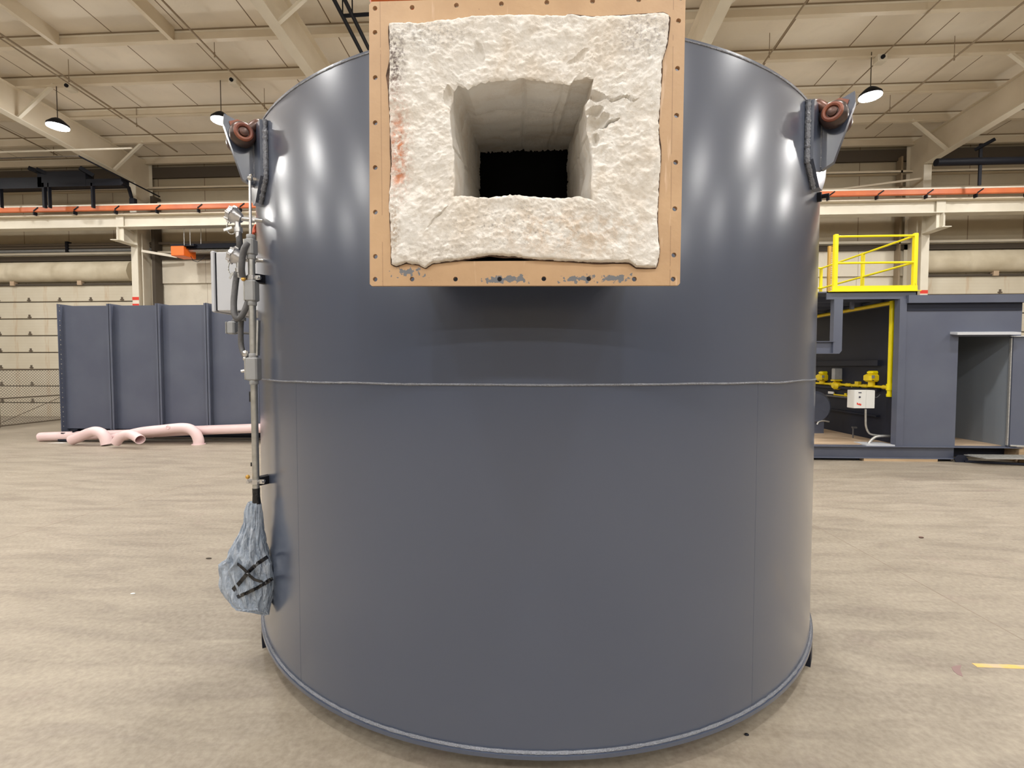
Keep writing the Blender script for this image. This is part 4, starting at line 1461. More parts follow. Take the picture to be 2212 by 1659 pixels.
for i in range(nz_ - 1):
    for j in range(NA):
        if is_hole(i, j):
            continue
        j2 = (j + 1) % NA
        b.f.append((vo[i][j], vo[i][j2], vo[i + 1][j2], vo[i + 1][j]))
        b.f.append((vo[nz_ + i][j2], vo[nz_ + i][j], vo[nz_ + i + 1][j], vo[nz_ + i + 1][j2]))
me_shell = b.build('shell', 'paint', fu, smooth=True)


def ring_tube(z, rad, r, jit, nm, matl, n=360, a0=0, a1=360, seed=0):
    pts, rs = [], []
    for j in range(n):
        az = a0 + (a1 - a0) * j / n
        k_ = noise.noise(Vector((az * 0.9, seed, 0)))
        k2 = noise.noise(Vector((az * 0.12, seed + 5, 0)))
        pts.append(pol(az, rad, z + k2 * jit * 1.0))
        rs.append(r * (1 + 0.45 * k_))
    return MB().tube(pts, rs, 8, closed=True).build(nm, matl, fu, smooth=True)


ring_tube(ZS, R + 0.001, 0.0045, 0.004, 'seam_weld', 'weld', seed=1)
b = MB().tube([(CXF, CYF, ZB - 0.006), (CXF, CYF, ZB + 0.010)], R + 0.016, 240)
b.build('bottom_plate', 'paint', fu)
ring_tube(ZB + 0.014, R + 0.004, 0.007, 0.0008, 'bottom_weld', 'weld', seed=2)
b = MB().tube([(CXF, CYF, ZT), (CXF, CYF, ZT + 0.008)], R + 0.002, 240)
b.build('top_plate', 'paint', fu)
ring_tube(ZT - 0.002, R + 0.0, 0.0032, 0.0012, 'top_weld', 'weld', seed=3)
# vertical plate seams


def az_of(px, z=1.0):
    lo_, hi_ = (0, 58) if px > 1106 else (-58, 0)
    def prj(az):
        v = pol(az, R, z) - Vector((0, 0, CZ))
        x = cos(YAW) * v.x + sin(YAW) * v.y
        g_ = -sin(YAW) * v.x + cos(YAW) * v.y
        return 1106 + FP * x / (cos(PIT) * g_ - sin(PIT) * v.z)
    for _ in range(50):
        mid = (lo_ + hi_) / 2
        if prj(mid) < px:
            lo_ = mid
        else:
            hi_ = mid
    return (lo_ + hi_) / 2


az1 = az_of(1633)
az2 = az_of(643)
for az, z0_, z1_ in ((az1, ZB + 0.02, ZS), (az2, ZB + 0.02, ZS)):
    b = MB().loft([[pol(az + da, R + dr, z) for da, dr in ((-0.14, -0.004), (0.14, -0.004), (0.06, 0.0006), (-0.06, 0.0006))] for z in (z0_, z1_)])
    b.build('plate_seam', 'paint', fu)
# support beams beneath
for xx_ in (-0.9, 0.9):
    b = MB().box((CXF + xx_ - 0.08, CYF - 1.40, 0.0), (CXF + xx_ + 0.08, CYF + 1.40, 0.012))
    b.box((CXF + xx_ - 0.08, CYF - 1.40, 0.087), (CXF + xx_ + 0.08, CYF + 1.40, 0.099))
    b.box((CXF + xx_ - 0.006, CYF - 1.40, 0.012), (CXF + xx_ + 0.006, CYF + 1.40, 0.087))
    b.build('support_beam', 'paint_dark', fu)
q = WZ(1742, 1428, 0)
azf = math.degrees(atan2(q.x - CXF, -(q.y - CYF)))
for a_ in (azf, -azf, 180 - azf, 180 + azf):
    p_ = pol(a_, R - 0.02, 0)
    e_r = Vector((sin(radians(a_)), -cos(radians(a_)), 0))
    e_t = Vector((cos(radians(a_)), sin(radians(a_)), 0))
    b = MB().prism([(-0.12, 0.0), (0.035, 0.0), (0.035, 0.10), (-0.12, 0.10)], p_, e_r, (0, 0, 1), e_t, 0.10)
    b.build('foot', 'paint_dark', fu)
# small plug on the right
q = pol(az_of(1765, 2.4), R, 0)
azp = 53.5
zz_ = 2.46
e_r = Vector((sin(radians(azp)), -cos(radians(azp)), 0))
p_ = pol(azp, R, zz_)
b = MB().cyl(p_ - e_r * 0.005, p_ + e_r * 0.018, 0.024, 12)
b.cyl(p_ + e_r * 0.018, p_ + e_r * 0.05, 0.011, 8)
b.build('threaded_plug', 'black', fu)

# ---- inlet: flange, body, refractory
yF = 1.43
Z_DIR = 0.236
SX0, SX1 = -0.458, 0.375


def Wf(p_, dy=0.0):
    q_ = W(780 + p_[0] / 2.5917, p_[1] / 2.5917, yF)
    return (q_.x, q_.z)


outer = [Wf((44, 12)), Wf((1875, -46)), Wf((1785, 1597)), Wf((48, 1600))]
# trimmed corners
hol = []
for hx, hy in ([(77, 45), (77, 180), (78, 433), (78, 686), (78, 937), (79, 1187), (79, 1435), (78, 1563)] +
               [(285, 40), (533, 28), (785, 20), (1040, 12), (1296, 5), (1555, -3), (1790, -12)] +
               [(1778, 115), (1772, 382), (1767, 645), (1762, 908), (1757, 1168), (1752, 1427), (1748, 1562)] +
               [(285, 1562), (528, 1562), (775, 1562), (1023, 1560), (1275, 1560), (1530, 1562)]):
    c_ = Wf((hx, hy))
    hol.append([(c_[0] + 0.0072 * cos(2 * pi * t_ / 20), c_[1] + 0.0072 * sin(2 * pi * t_ / 20)) for t_ in range(20)])
xo0, zo1 = Wf((44, 12))
outer = [Wf((60, 8)), Wf((1800, -46)), Wf((1818, -35)), Wf((1786, 1585)), Wf((1776, 1597)), Wf((58, 1600)), Wf((48, 1590)), Wf((44, 25))]
inner = [Wf((185, 150)), Wf((1650, 110)), Wf((1635, 1455)), Wf((190, 1465))]
fl_m = MB().plate(outer, hol + [inner], (0, yF + 0.008, 0), (1, 0, 0), (0, 0, 1), (0, 1, 0), 0.014)
fo = fl_m.build('inlet_flange', 'tan_flange', fu, label='tan drilled flange')
# raised inner lip line round the flange
lip_o = [Wf((150, 120)), Wf((1712, 78)), Wf((1695, 1490)), Wf((160, 1500))]
b = MB()
# nozzle body: inclined box (sleeve)
bo = [Wf((165, 135)), Wf((1672, 92)), Wf((1655, 1478)), Wf((170, 1485))]


def sleeve(poly, y0, y1, th, slope):
    rings = []
    cx = sum(p[0] for p in poly) / 4
    cz = sum(p[1] for p in poly) / 4
    def sc(p, f_):
        return (cx + (p[0] - cx) * f_, cz + (p[1] - cz) * f_)
    f_in = 1 - th * 2 / 0.8
    def rr(y, f_):
        return [Vector((sc(p, f_)[0], y, sc(p, f_)[1] + slope * (y - y0))) for p in poly]
    return MB().loft([rr(y0, 1), rr(y1, 1), rr(y1, f_in), rr(y0, f_in)], cap=False, closed_path=True)


sleeve(bo, yF + 0.015, 2.05, 0.012, Z_DIR).build('inlet_sleeve', 'paint', fu)

# refractory: loft of boundary loops
OUT_T = [(160, 140), (230, 135), (330, 145), (420, 125), (600, 112), (700, 105), (880, 95), (1000, 100), (1150, 105), (1160, 95), (1300, 108), (1500, 98), (1690, 85), (1722, 100)]
OUT_R = [(1722, 100), (1712, 250), (1680, 350), (1675, 500), (1662, 700), (1674, 900), (1660, 1100), (1655, 1250), (1668, 1400), (1660, 1470), (1650, 1500)]
OUT_B = [(1650, 1500), (1600, 1500), (1540, 1497), (1500, 1470), (1300, 1470), (950, 1450), (850, 1435), (720, 1430), (560, 1455), (400, 1475), (362, 1502), (320, 1482), (250, 1472), (200, 1490), (175, 1480)]
OUT_L = [(175, 1480), (170, 1300), (160, 1150), (172, 900), (165, 700), (160, 500), (165, 300), (160, 140)]
IN_T = [(540, 500), (548, 488), (600, 515), (680, 480), (770, 470), (910, 460), (1080, 480), (1170, 492), (1190, 465), (1298, 460)]
IN_R = [(1298, 460), (1285, 560), (1255, 600), (1260, 680), (1265, 770), (1290, 850), (1300, 950), (1285, 1050), (1302, 1135)]
IN_B = [(1302, 1135), (1220, 1110), (1100, 1120), (950, 1110), (850, 1100), (700, 1118), (600, 1105), (520, 1108)]
IN_L = [(520, 1108), (525, 1000), (522, 850), (505, 750), (500, 620), (515, 545), (540, 500)]


def resample(pl, n):
    P = [Vector(p) for p in pl]
    L = [0]
    for a_, b_ in zip(P[:-1], P[1:]):
        L.append(L[-1] + (b_ - a_).length)
    out = []
    for i in range(n):
        s_ = L[-1] * i / n
        for kk in range(len(L) - 1):
            if L[kk + 1] >= s_:
                u = (s_ - L[kk]) / max(L[kk + 1] - L[kk], 1e-9)
                out.append(P[kk].lerp(P[kk + 1], u))
                break
    return out


NS = 180
yI = yF - 0.018


def loopw(sides):
    o_ = []
    for sd in sides:
        for v in resample(sd, NS):
            q_ = Wf((v.x, v.y))
            o_.append(Vector((q_[0], q_[1])))
    return o_


OL = loopw([OUT_T, OUT_R, OUT_B, OUT_L])
IL = loopw([IN_T, IN_R, IN_B, IN_L])
# far mouth of the tunnel
bx0, bx1, bz0, bz1 = -0.285, 0.142, 2.31, 2.652
BL = []
for (a_, b_) in (((bx0, bz1), (bx1, bz1)), ((bx1, bz1), (bx1, bz0)), ((bx1, bz0), (bx0, bz0)), ((bx0, bz0), (bx0, bz1))):
    for i in range(NS):
        BL.append(Vector(a_).lerp(Vector(b_), i / NS))


def fb(x, z, f_, s_=0.0):
    return noise.fractal(Vector((x * f_, z * f_, s_)), 0.9, 2.1, 5)


def gouge(x, z, px, py, rx, rz, dep, rot=0.0):
    c_ = Wf((px, py))
    dx, dz = x - c_[0], z - c_[1]
    u_ = (dx * cos(rot) + dz * sin(rot)) / rx
    v_ = (-dx * sin(rot) + dz * cos(rot)) / rz
    d_ = u_ * u_ + v_ * v_
    return dep * max(0.0, 1 - d_) ** 0.6


def rg(x, z, f_, s_):
    """ridged noise"""
    return 1 - abs(noise.noise(Vector((x * f_, z * f_, s_)))) * 2


def front_y(x, z):
    y = yI - 0.005 * fb(x, z, 8) - 0.0035 * fb(x, z, 30, 3) - 0.0022 * fb(x, z, 95, 7)
    # coarse fibrous wrinkles near the left and lower edges
    lw = max(0.0, 1 - abs(x + 0.43) / 0.10) + max(0.0, 1 - abs(z - 1.92) / 0.05) * (1.0 if x < -0.2 else 0.3)
    y += 0.004 * lw * max(0, rg(x * 0.4, z, 55, 11) - 0.55)
    wx = x + 0.008 * noise.noise(Vector((x * 40, z * 40, 1)))
    wz = z + 0.008 * noise.noise(Vector((x * 40, z * 40, 6)))
    for (a_, b_, c_, d_, e_, f_) in ((665, 320, 0.016, 0.034, 0.015, 0.2), (1215, 340, 0.036, 0.012, 0.012, 0.6), (1310, 700, 0.045, 0.020, 0.040, 0.45),
                                     (1300, 640, 0.030, 0.012, 0.030, 0.1), (1310, 560, 0.030, 0.013, 0.030, -0.3), (1450, 572, 0.055, 0.004, 0.012, -0.05), (495, 560, 0.014, 0.032, 0.022, 0.0),
                                     (430, 1230, 0.055, 0.002, 0.008, 0.75), (1385, 705, 0.035, 0.004, 0.022, 0.55), (1310, 800, 0.012, 0.02, 0.02, 0.0)):
        y += gouge(wx, wz, a_, b_, c_, d_, e_, f_)
    return y


loops = []
NR = 64
# skirt back to the flange
n4 = NS * 4
loops.append([Vector((OL[i].x, yF + 0.006, OL[i].y)) for i in range(n4)])
for rI in range(NR + 1):
    v_ = rI / NR
    ring = []
    for i in range(n4):
        p2 = OL[i].lerp(IL[i], v_)
        j_ = 0.0035 * fb(p2.x, p2.y, 60, 9)
        if rI in (0, NR):
            j_ *= 1.0
            p2 = p2 + Vector((j_, 0.0035 * fb(p2.x, p2.y, 60, 21)))
        y = front_y(p2.x, p2.y)
        edge = min(v_, 1 - v_) * NR
        y += (0.012 if v_ < 0.5 else 0.004) * math.exp(-edge / 0.8)
        ring.append(Vector((p2.x, y, p2.y)))
    loops.append(ring)
ND = 46
yBk = 2.30
for dI in range(1, ND + 1):
    v_ = dI / ND
    ring = []
    for i in range(n4):
        p2 = IL[i].lerp(BL[i], min(1.0, v_ * 1.0))
        # ease ragged mouth to the straight tunnel section
        ideal0 = None
        y = yI + (yBk - yI) * v_
        s_side = i // NS
        s_t = (i % NS) / NS
        nx_, nz_v = ((0, 1), (1, 0), (0, -1), (-1, 0))[s_side]
        d_ = 0.006 * noise.fractal(Vector((p2.x * 12, y * 12, p2.y * 12)), 0.9, 2.1, 4)
        # block joints: one ring joint and lengthwise joints
        jy = abs(v_ - 0.34 - 0.02 * noise.noise(Vector((s_t * 5, s_side, 0))))
        d_ += 0.010 * max(0, 1 - jy / 0.022)
        if s_side in (0, 1, 3):
            for jc in ((0.5, 0.78) if s_side == 0 else (0.45,)):
                jx = abs(s_t - jc - 0.02 * noise.noise(Vector((v_ * 4, jc * 9, 2))))
                d_ += 0.008 * max(0, 1 - jx / 0.022)
        if dI > ND - 2:
            d_ += -0.006 * abs(noise.noise(Vector((i * 0.35, 3, 1))))
            y += 0.02 * noise.noise(Vector((i * 0.25, 8, 1)))
        ring.append(Vector((p2.x + nx_ * d_, y, p2.y + nz_v * d_)))
    loops.append(ring)
# turn outward inside the chamber
loops.append([Vector((p.x * 1.0 + (p.x + 0.07) * 0.9, yBk + 0.02, p.z + (p.z - 2.48) * 0.9)) for p in loops[-1]])
MB().loft(loops, cap=False).build('refractory_lining', 'fibre', fu, smooth=True, label='white ceramic fibre lining with rough surface')
cr_in, cr_out = [], []  # dark rim paints gap shadow as well as the burnt lining edge
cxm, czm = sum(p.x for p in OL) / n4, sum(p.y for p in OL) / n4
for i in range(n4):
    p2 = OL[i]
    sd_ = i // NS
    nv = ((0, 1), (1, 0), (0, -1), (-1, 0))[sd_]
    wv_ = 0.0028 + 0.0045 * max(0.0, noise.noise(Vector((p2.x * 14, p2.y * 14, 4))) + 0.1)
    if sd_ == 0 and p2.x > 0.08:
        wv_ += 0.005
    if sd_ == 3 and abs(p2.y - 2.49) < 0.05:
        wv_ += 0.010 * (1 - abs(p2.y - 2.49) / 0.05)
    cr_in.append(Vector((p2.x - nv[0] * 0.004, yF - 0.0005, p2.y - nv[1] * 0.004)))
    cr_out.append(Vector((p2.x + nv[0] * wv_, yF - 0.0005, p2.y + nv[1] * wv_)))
MB().loft([cr_in, cr_out, [v + Vector((0, 0.003, 0)) for v in cr_out]], cap=False).build('char_and_shade_edge', 'char', fu, label='dark edge of the lining, char with painted gap shadow')
# ragged dark gap frame between lining and flange comes from the skirt; near-black chamber core, its darkness put into the colour
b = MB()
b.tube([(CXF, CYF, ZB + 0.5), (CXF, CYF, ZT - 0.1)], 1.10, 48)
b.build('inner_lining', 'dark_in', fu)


# ---- lifting lugs
def lug(az, zc, side, ll):
    er = Vector((sin(radians(az)), -cos(radians(az)), 0))
    et = Vector((cos(radians(az)), sin(radians(az)), 0)) * side   # away from the camera
    up = Vector((0, 0, 1))
    o_ = pol(az, R, zc)
    root = thing('x', None, None, o_) if False else None
    # backing pad, curved to the shell
    rows = []
    outline = [(-0.155, 0.0), (0.155, 0.0), (0.155, -0.33), (0.03, -0.47), (-0.03, -0.47), (-0.155, -0.33)]
    b = MB()
    def P(t_, z_, r_):
        da = math.degrees(t_ / R)
        return pol(az + side * da, R + r_, zc + z_)
    # subdivide horizontally
    cols = [-0.14, -0.10, -0.03, 0.03, 0.10, 0.14]
    def bot_(t_):
        a_ = abs(t_)
        return -0.37 if a_ <= 0.03 else -0.37 + (a_ - 0.03) / 0.11 * 0.10
    rings = []
    for t_ in cols:
        rings.append([P(t_, 0.0, -0.004), P(t_, 0.0, 0.034), P(t_, bot_(t_), 0.034), P(t_, bot_(t_), -0.004)])
    pad = MB().loft(rings).build('lug_pad', 'paint', fu)
    wl = []
    for t_, z_ in [(-0.143, 0.0), (-0.143, -0.07), (-0.143, -0.14), (-0.143, -0.21), (-0.143, -0.272), (-0.09, -0.322), (-0.03, -0.374)]:
        wl.append(P(t_, z_, 0.010))
    pp = []
    rs = []
    for a_, c_ in zip(wl[:-1], wl[1:]):
        for i in range(14):
            v = a_.lerp(c_, i / 14)
            pp.append(v)
            rs.append(0.012 * (1 + 0.4 * noise.noise(v * 90)))
    MB().tube(pp, rs, 8).build('pad_weld', 'weld', pad, smooth=True)
    hz = [(0.088 + 0.024 * cos(2 * pi * t_ / 16), -0.06 + 0.024 * sin(2 * pi * t_ / 16)) for t_ in range(16)]
    pl = MB().plate([(0.02, -0.005), (0.160, 0.035), (0.163, -0.015), (0.085, -0.262), (0.04, -0.285), (0.02, -0.275)], [hz], o_, er, up, et, 0.03)
    plo = pl.build('lug_plate', 'paint', fu)
    pp = [o_ + er * 0.03 - et * 0.018 + up * (-0.01 - 0.265 * i / 30) for i in range(31)]
    MB().tube(pp, [0.008 * (1 + 0.4 * noise.noise(v * 90)) for v in pp], 8).build('lug_weld', 'weld', plo, smooth=True)
    # shackle
    c0_ = o_ + er * 0.088 - up * 0.06
    sh = thing('shackle', ll, 'shackle', c0_, 'shackles on the lifting lugs')
    MB().cyl(c0_ - et * 0.075, c0_ + et * 0.085, 0.021, 14).build('pin', 'rust', sh, smooth=True)
    for s_ in (-1, 1):
        e0 = c0_ + et * (s_ * 0.052)
        MB().tube([e0 - et * 0.034, e0 - et * 0.030, e0 - et * 0.018, e0 + et * 0.018, e0 + et * 0.030, e0 + et * 0.034], [0.036, 0.048, 0.057, 0.057, 0.048, 0.036], 24).build('eye', 'soot_iron', sh, smooth=True)
    f0 = c0_ - et * 0.088
    u_ = er
    MB().tube([f0 + (u_ * cos(q * pi / 12) + up * sin(q * pi / 12)) * 0.034 for q in range(24)], 0.010, 8, closed=True).build('eye_ring', 'rust_bright', sh, smooth=True)
    MB().tube([f0 - et * 0.012, f0 - et * 0.008, f0 + et * 0.01], [0.012, 0.020, 0.022], 14).build('pin_head', 'rust', sh, smooth=True)
    # bow rising up and leaning inwards over the plate top
    bow = []
    lean = (-er * 0.66 + up * 0.75).normalized()
    for i in range(25):
        t_ = pi * i / 24
        wv_ = 0.055 + 0.022 * sin(t_)
        bow.append(c0_ + et * (-cos(t_) * wv_) + lean * (0.035 + 0.085 * sin(t_)))
    bow = [c0_ - et * 0.055] + bow + [c0_ + et * 0.055]
    MB().tube(bow, 0.023, 12).build('bow', 'rust', sh, smooth=True)
    q_ = c0_ + lean * 0.062 + er * 0.045
    MB().prism([(-0.025, -0.02), (0.035, -0.025), (0.048, 0.015), (0.012, 0.036), (-0.025, 0.03)], q_, er, up, et, 0.045).build('bow_pad', 'rust_bright', sh)
    return o_


lug(az_of(1741, 2.75) + 4.3, 2.825, 1, 'rusty brown shackle pinned through the right lifting lug')
lug(az_of(577, 2.75) - 4.3, 2.80, -1, 'dark brown shackle pinned through the left lifting lug')

# =================================================================== ITEMS ON THE LEFT FLANK OF THE FURNACE
YC = 2.27


def L(px, py, Y=YC):
    return W(px, py, Y)


x_c = L(548, 800).x
cr = thing('electrical_conduit', 'upright galvanized conduit with grey junction fittings on the left flank of the furnace', 'conduit', (x_c, YC, L(548, 1056).z))
zc0, zc1 = L(548, 1056).z, L(548, 515).z
MB().cyl((x_c, YC, zc0), (x_c, YC, L(545, 545).z), 0.0165, 16).build('conduit_pipe', 'galv', cr, smooth=True)
for (xa, ya_, xb, yb_) in ((535, 516, 553, 552), (533, 606, 554, 652), (532, 772, 556, 822)):
    A, B = L(xa, yb_), L(xb, ya_)
    zc_ = (A.z + B.z) / 2
    h_ = B.z - A.z
    wv_ = (B.x - A.x) / 2
    xm = x_c
    bd = MB().bbox((xm - wv_, YC - 0.026, A.z), (xm + wv_, YC + 0.026, B.z), 0.007)
    bo_ = bd.build('junction_fitting', 'grey_cast', cr)
    for z0_, z1_ in ((A.z - 0.020, A.z + 0.004), (B.z - 0.004, B.z + 0.020)):
        MB().tube([(xm, YC, z0_), (xm, YC, z0_ + 0.003), (xm, YC, z1_ - 0.003), (xm, YC, z1_)], [0.019, 0.021, 0.021, 0.019], 16).build('hub', 'grey_cast', bo_, smooth=True)
    MB().bbox((xm - wv_ - 0.006, YC - 0.022, A.z + 0.004), (xm - wv_ + 0.002, YC + 0.022, B.z - 0.004), 0.002).build('cover_plate', 'galv', bo_)
    for sgn in (0.2, 0.8):
        MB().sphere((xm - wv_ - 0.007, YC, A.z + h_ * sgn), 0.0035, 5).build('cover_screw', 'steel', bo_)
# strut clamps
for py, lab in ((600, 'u'), (1040, 'l')):
    zc_ = L(548, py).z
    cl = MB().tube([(x_c, YC, zc_ - 0.012), (x_c, YC, zc_ + 0.012)], 0.0215, 16)
    cl.box((x_c - 0.045, YC - 0.004, zc_ - 0.011), (x_c + 0.045, YC + 0.004, zc_ + 0.011))
    co = cl.build('pipe_clamp', 'steel', cr)
    MB().cyl((x_c - 0.036, YC - 0.016, zc_), (x_c - 0.036, YC + 0.012, zc_), 0.008, 8).build('clamp_bolt', 'steel', co)
    MB().cyl((x_c + 0.036, YC - 0.016, zc_), (x_c + 0.036, YC + 0.012, zc_), 0.008, 8).build('clamp_bolt', 'steel', co)
    MB().bar((x_c + 0.005, YC + 0.01, zc_), (x_c + 0.05, YC + 0.09, zc_), 0.04, 0.042).build('strut_channel', 'black', cr)
    MB().sphere((x_c - 0.030, YC - 0.02, zc_ + (0.028 if lab == 'l' else -0.01)), 0.011, 8).build('brass_plug', 'brass', cr, label='brass plug')
MB().cyl((x_c - 0.024, YC + 0.02, L(540, 1045).z), (x_c - 0.024, YC + 0.02, L(540, 830).z), 0.005, 8).build('tie_wire', 'galv', cr)
MB().box((x_c - 0.032, YC + 0.008, L(536, 868).z), (x_c - 0.020, YC + 0.028, L(536, 846).z)).build('tape_band', 'black_tape', cr)
MB().box((x_c - 0.032, YC + 0.008, L(536, 1008).z), (x_c - 0.022, YC + 0.02, L(536, 1000).z)).build('tape_band', 'black_tape', cr)
tz0, tz1 = L(549, 1086).z, L(549, 1054).z
MB().tube([(x_c, YC, tz0 - 0.02), (x_c + 0.001, YC, tz0), (x_c, YC, (tz0 + tz1) / 2), (x_c, YC, tz1)], [0.019, 0.020, 0.0175, 0.018], 16).build('tape_wrap', 'black_tape', cr, smooth=True)

# slim stainless rod beside it
zr_ = MB().tube(arc_pts([L(545, 378), L(541, 380), L(540, 388), L(540.5, 450), L(541, 515), L(540, 600)], 5), 0.0065, 8)
tag(zr_.build('sensing_tube', 'steel', smooth=True), 'slim bright steel tube standing beside the conduit below the left lug', 'tube')
b = MB().bar(L(557, 768), L(558.5, 692), 0.009, 0.02)
tag(b.build('flat_bar', 'galv'), 'short pale flat bar leaning behind the lowest junction fitting', 'bar')
b = MB()
q_ = L(549, 385)
b.cyl(q_ + Vector((-0.02, 0, 0)), q_ + Vector((0.05, 0.05, 0)), 0.008, 8)
b.sphere(q_ + Vector((-0.02, 0, 0)), 0.014, 8)
b.sphere(q_ + Vector((0.02, 0.02, 0)), 0.016, 8)
tag(b.build('tube_fitting', 'steel', smooth=True), 'small steel fitting where the slim tube meets the furnace under the left lug', 'fitting')


# thermocouple heads
def thermo(px, py, label, tagdir, scl):
    c_ = L(px, py, YC + 0.03)
    root = thing('temperature_sensor', label, 'sensor', c_, 'temperature sensors')
    ax = Vector((-0.80, -0.05, 0.42)).normalized()
    MB().tube([c_ - ax * 0.03, c_ - ax * 0.012, c_ + ax * 0.012, c_ + ax * 0.014, c_ + ax * 0.034, c_ + ax * 0.040],
              [0.018, 0.030, 0.038, 0.041, 0.041, 0.030], 14).build('head_body', 'cast_alu', root, smooth=True)
    for i in range(8):
        a_ = 2 * pi * i / 8
        u_ = ax.cross(Vector((0, 1, 0))).normalized()
        v_ = ax.cross(u_)
        s_ = c_ + ax * 0.024 + (u_ * cos(a_) + v_ * sin(a_)) * 0.041
        MB().cyl(s_ - ax * 0.011, s_ + ax * 0.011, 0.006, 6).build('cap_lug', 'steel', root)
    e_ = c_ - ax * 0.02
    MB().cyl(e_, e_ + Vector((0.085, 0.05, 0.004)), 0.012, 10).build('stem', 'steel', root, smooth=True)
    MB().cyl(e_ + Vector((0.04, 0.024, 0.002)), e_ + Vector((0.055, 0.033, 0.003)), 0.018, 6).build('hex_nut', 'steel', root)
    d_ = c_ + Vector((0.004, 0, -0.02))
    MB().tube([d_, d_ + Vector((0.002, 0, -0.035)), d_ + Vector((0.003, 0, -0.036)), d_ + Vector((0.004, 0, -0.058)), d_ + Vector((0.004, 0, -0.06)), d_ + Vector((0.005, 0, -0.085))],
              [0.013, 0.013, 0.020, 0.020, 0.015, 0.015], 12).build('cable_gland', 'steel', root, smooth=True)
    ch = [c_ + ax * 0.035 + Vector((-0.008, 0, -0.03)), c_ + Vector((-0.045, -0.01, -0.055)), c_ + Vector((-0.035, -0.01, -0.085)), c_ + Vector((-0.010, -0.01, -0.088)), c_ + Vector((0.0, -0.01, -0.07))]
    pts = arc_pts(ch, 5)
    MB().tube(pts, [0.0022 if i % 2 else 0.0036 for i in range(len(pts))], 6).build('retaining_chain', 'galv', root)
    return c_


c1 = thermo(511, 468, 'cast aluminium sensor head with chain, upper of the two left of the conduit', 1, 1)
c2 = thermo(514, 556, 'cast aluminium sensor head with chain, lower of the two in front of the grey cabinet', 1, 1)
b = MB().bar(L(483, 497, YC), L(501, 491, YC), 0.012, 0.002, up=(0, 1, 0))
tag(b.build('sensor_tag', 'steel'), 'small bright metal tag hanging by the upper sensor head', 'tag')
b = MB().bar(L(496, 602, YC), L(503, 588, YC), 0.010, 0.002, up=(0, 1, 0))
tag(b.build('sensor_tag', 'galv'), 'small dull metal tag hanging by the lower sensor head', 'tag')


def hose(pts, r_, label, Ys=None):
    P_ = [L(p[0], p[1], YC + (p[2] if len(p) > 2 else 0.0)) for p in pts]
    o_ = MB().tube(arc_pts(P_, 8), r_, 12).build('flexible_hose', 'hose', smooth=True)
    return tag(o_, label, 'hose', 'flexible hoses')


hose([(516, 503, .03), (517, 525, .03), (518, 545, .05), (524, 556, .05)], 0.0135, 'short grey hose between the upper sensor head and the lower one')
hose([(537, 526, -.02), (529, 535, -.03), (524, 555, -.03), (522, 580, -.03), (524, 598, -.02)], 0.0150, 'thick grey hose curling down from the top junction fitting')
hose([(512, 588, .03), (508, 620, .02), (505, 655, .0), (507, 680, -.02), (516, 688, -.02), (528, 672, -.01), (538, 645, 0)], 0.0145, 'long grey hose looping under the cabinet to the middle junction fitting')
hose([(521, 688, .03), (520, 715, .03), (521, 745, .03), (526, 763, .02), (534, 778, .0)], 0.0130, 'grey hose dropping to the lowest junction fitting')
q_ = L(521, 688, YC + .03)
b = MB().tube([q_ + Vector((0, 0, -0.012)), q_ + Vector((0, 0, 0.006)), q_ + Vector((0, 0, 0.008)), q_ + Vector((0, 0, 0.022))], [0.022, 0.022, 0.015, 0.015], 12)
tag(b.build('hose_connector', 'galv', smooth=True), 'round hose connector under the grey cabinet', 'connector')
b = MB().sphere(L(531, 764), 0.016, 8, (1, 1, 1.2)).sphere(L(530, 775), 0.012, 8).cyl(L(522, 802), L(532, 800), 0.008, 8)
tag(b.build('hose_coupling', 'steel', smooth=True), 'bright coupling where the last hose enters the lowest junction fitting', 'coupling')

# grey cabinet behind
YB = 2.74
A, B = L(467, 672, YB), L(556, 543, YB)
A0 = L(458, 672, YB)
B = Vector((min(B.x, -1.70), B.y, B.z))
cab = thing('electrical_cabinet', 'light grey electrical cabinet mounted on the left flank of the furnace', 'cabinet', (A.x, YB, A.z))
MB().bbox((A.x + 0.004, YB, A.z), (-1.66, YB + 0.42, B.z), 0.006).build('body', 'grey_box', cab)
MB().box((A.x - 0.004, YB + 0.004, A.z + 0.005), (A.x + 0.006, YB + 0.415, B.z - 0.005)).build('gasket', 'black', cab)
MB().bbox((A0.x, YB - 0.006, A.z - 0.006), (A.x - 0.002, YB + 0.426, B.z + 0.006), 0.005).build('door', 'grey_box', cab)
MB().bar((-1.70, YB + 0.10, A.z + 0.05), (-1.55, YB + 0.16, A.z + 0.05), 0.04, 0.04).build('mounting_strut', 'grey_cast', cab)
MB().bar((-1.70, YB + 0.10, B.z - 0.05), (-1.55, YB + 0.16, B.z - 0.05), 0.04, 0.04).build('mounting_strut', 'grey_cast', cab)
qa, qb = L(493, 722, YB - 0.06), L(505, 694, YB - 0.06)
jb = thing('conduit_outlet', 'small grey conduit body hanging under the cabinet', 'fitting', (qa.x, YB - 0.06, qa.z))
MB().bbox((qa.x, YB - 0.08, qa.z), (qb.x + 0.012, YB - 0.03, qb.z), 0.008).build('body', 'grey_cast', jb)
MB().bbox((qa.x - 0.006, YB - 0.078, qa.z + 0.003), (qa.x + 0.001, YB - 0.032, qb.z - 0.003), 0.002).build('cover_plate', 'galv', jb)
MB().cyl((qb.x - 0.005, YB - 0.055, qb.z - 0.01), (qb.x - 0.02, YB + 0.05, A.z + 0.005), 0.017, 12).build('nipple', 'hose', jb, smooth=True)
MB().cyl((qb.x + 0.008, YB - 0.055, qa.z + 0.01), (-1.66, YB - 0.02, qa.z + 0.004), 0.007, 8).build('rigid_conduit', 'hose', jb)

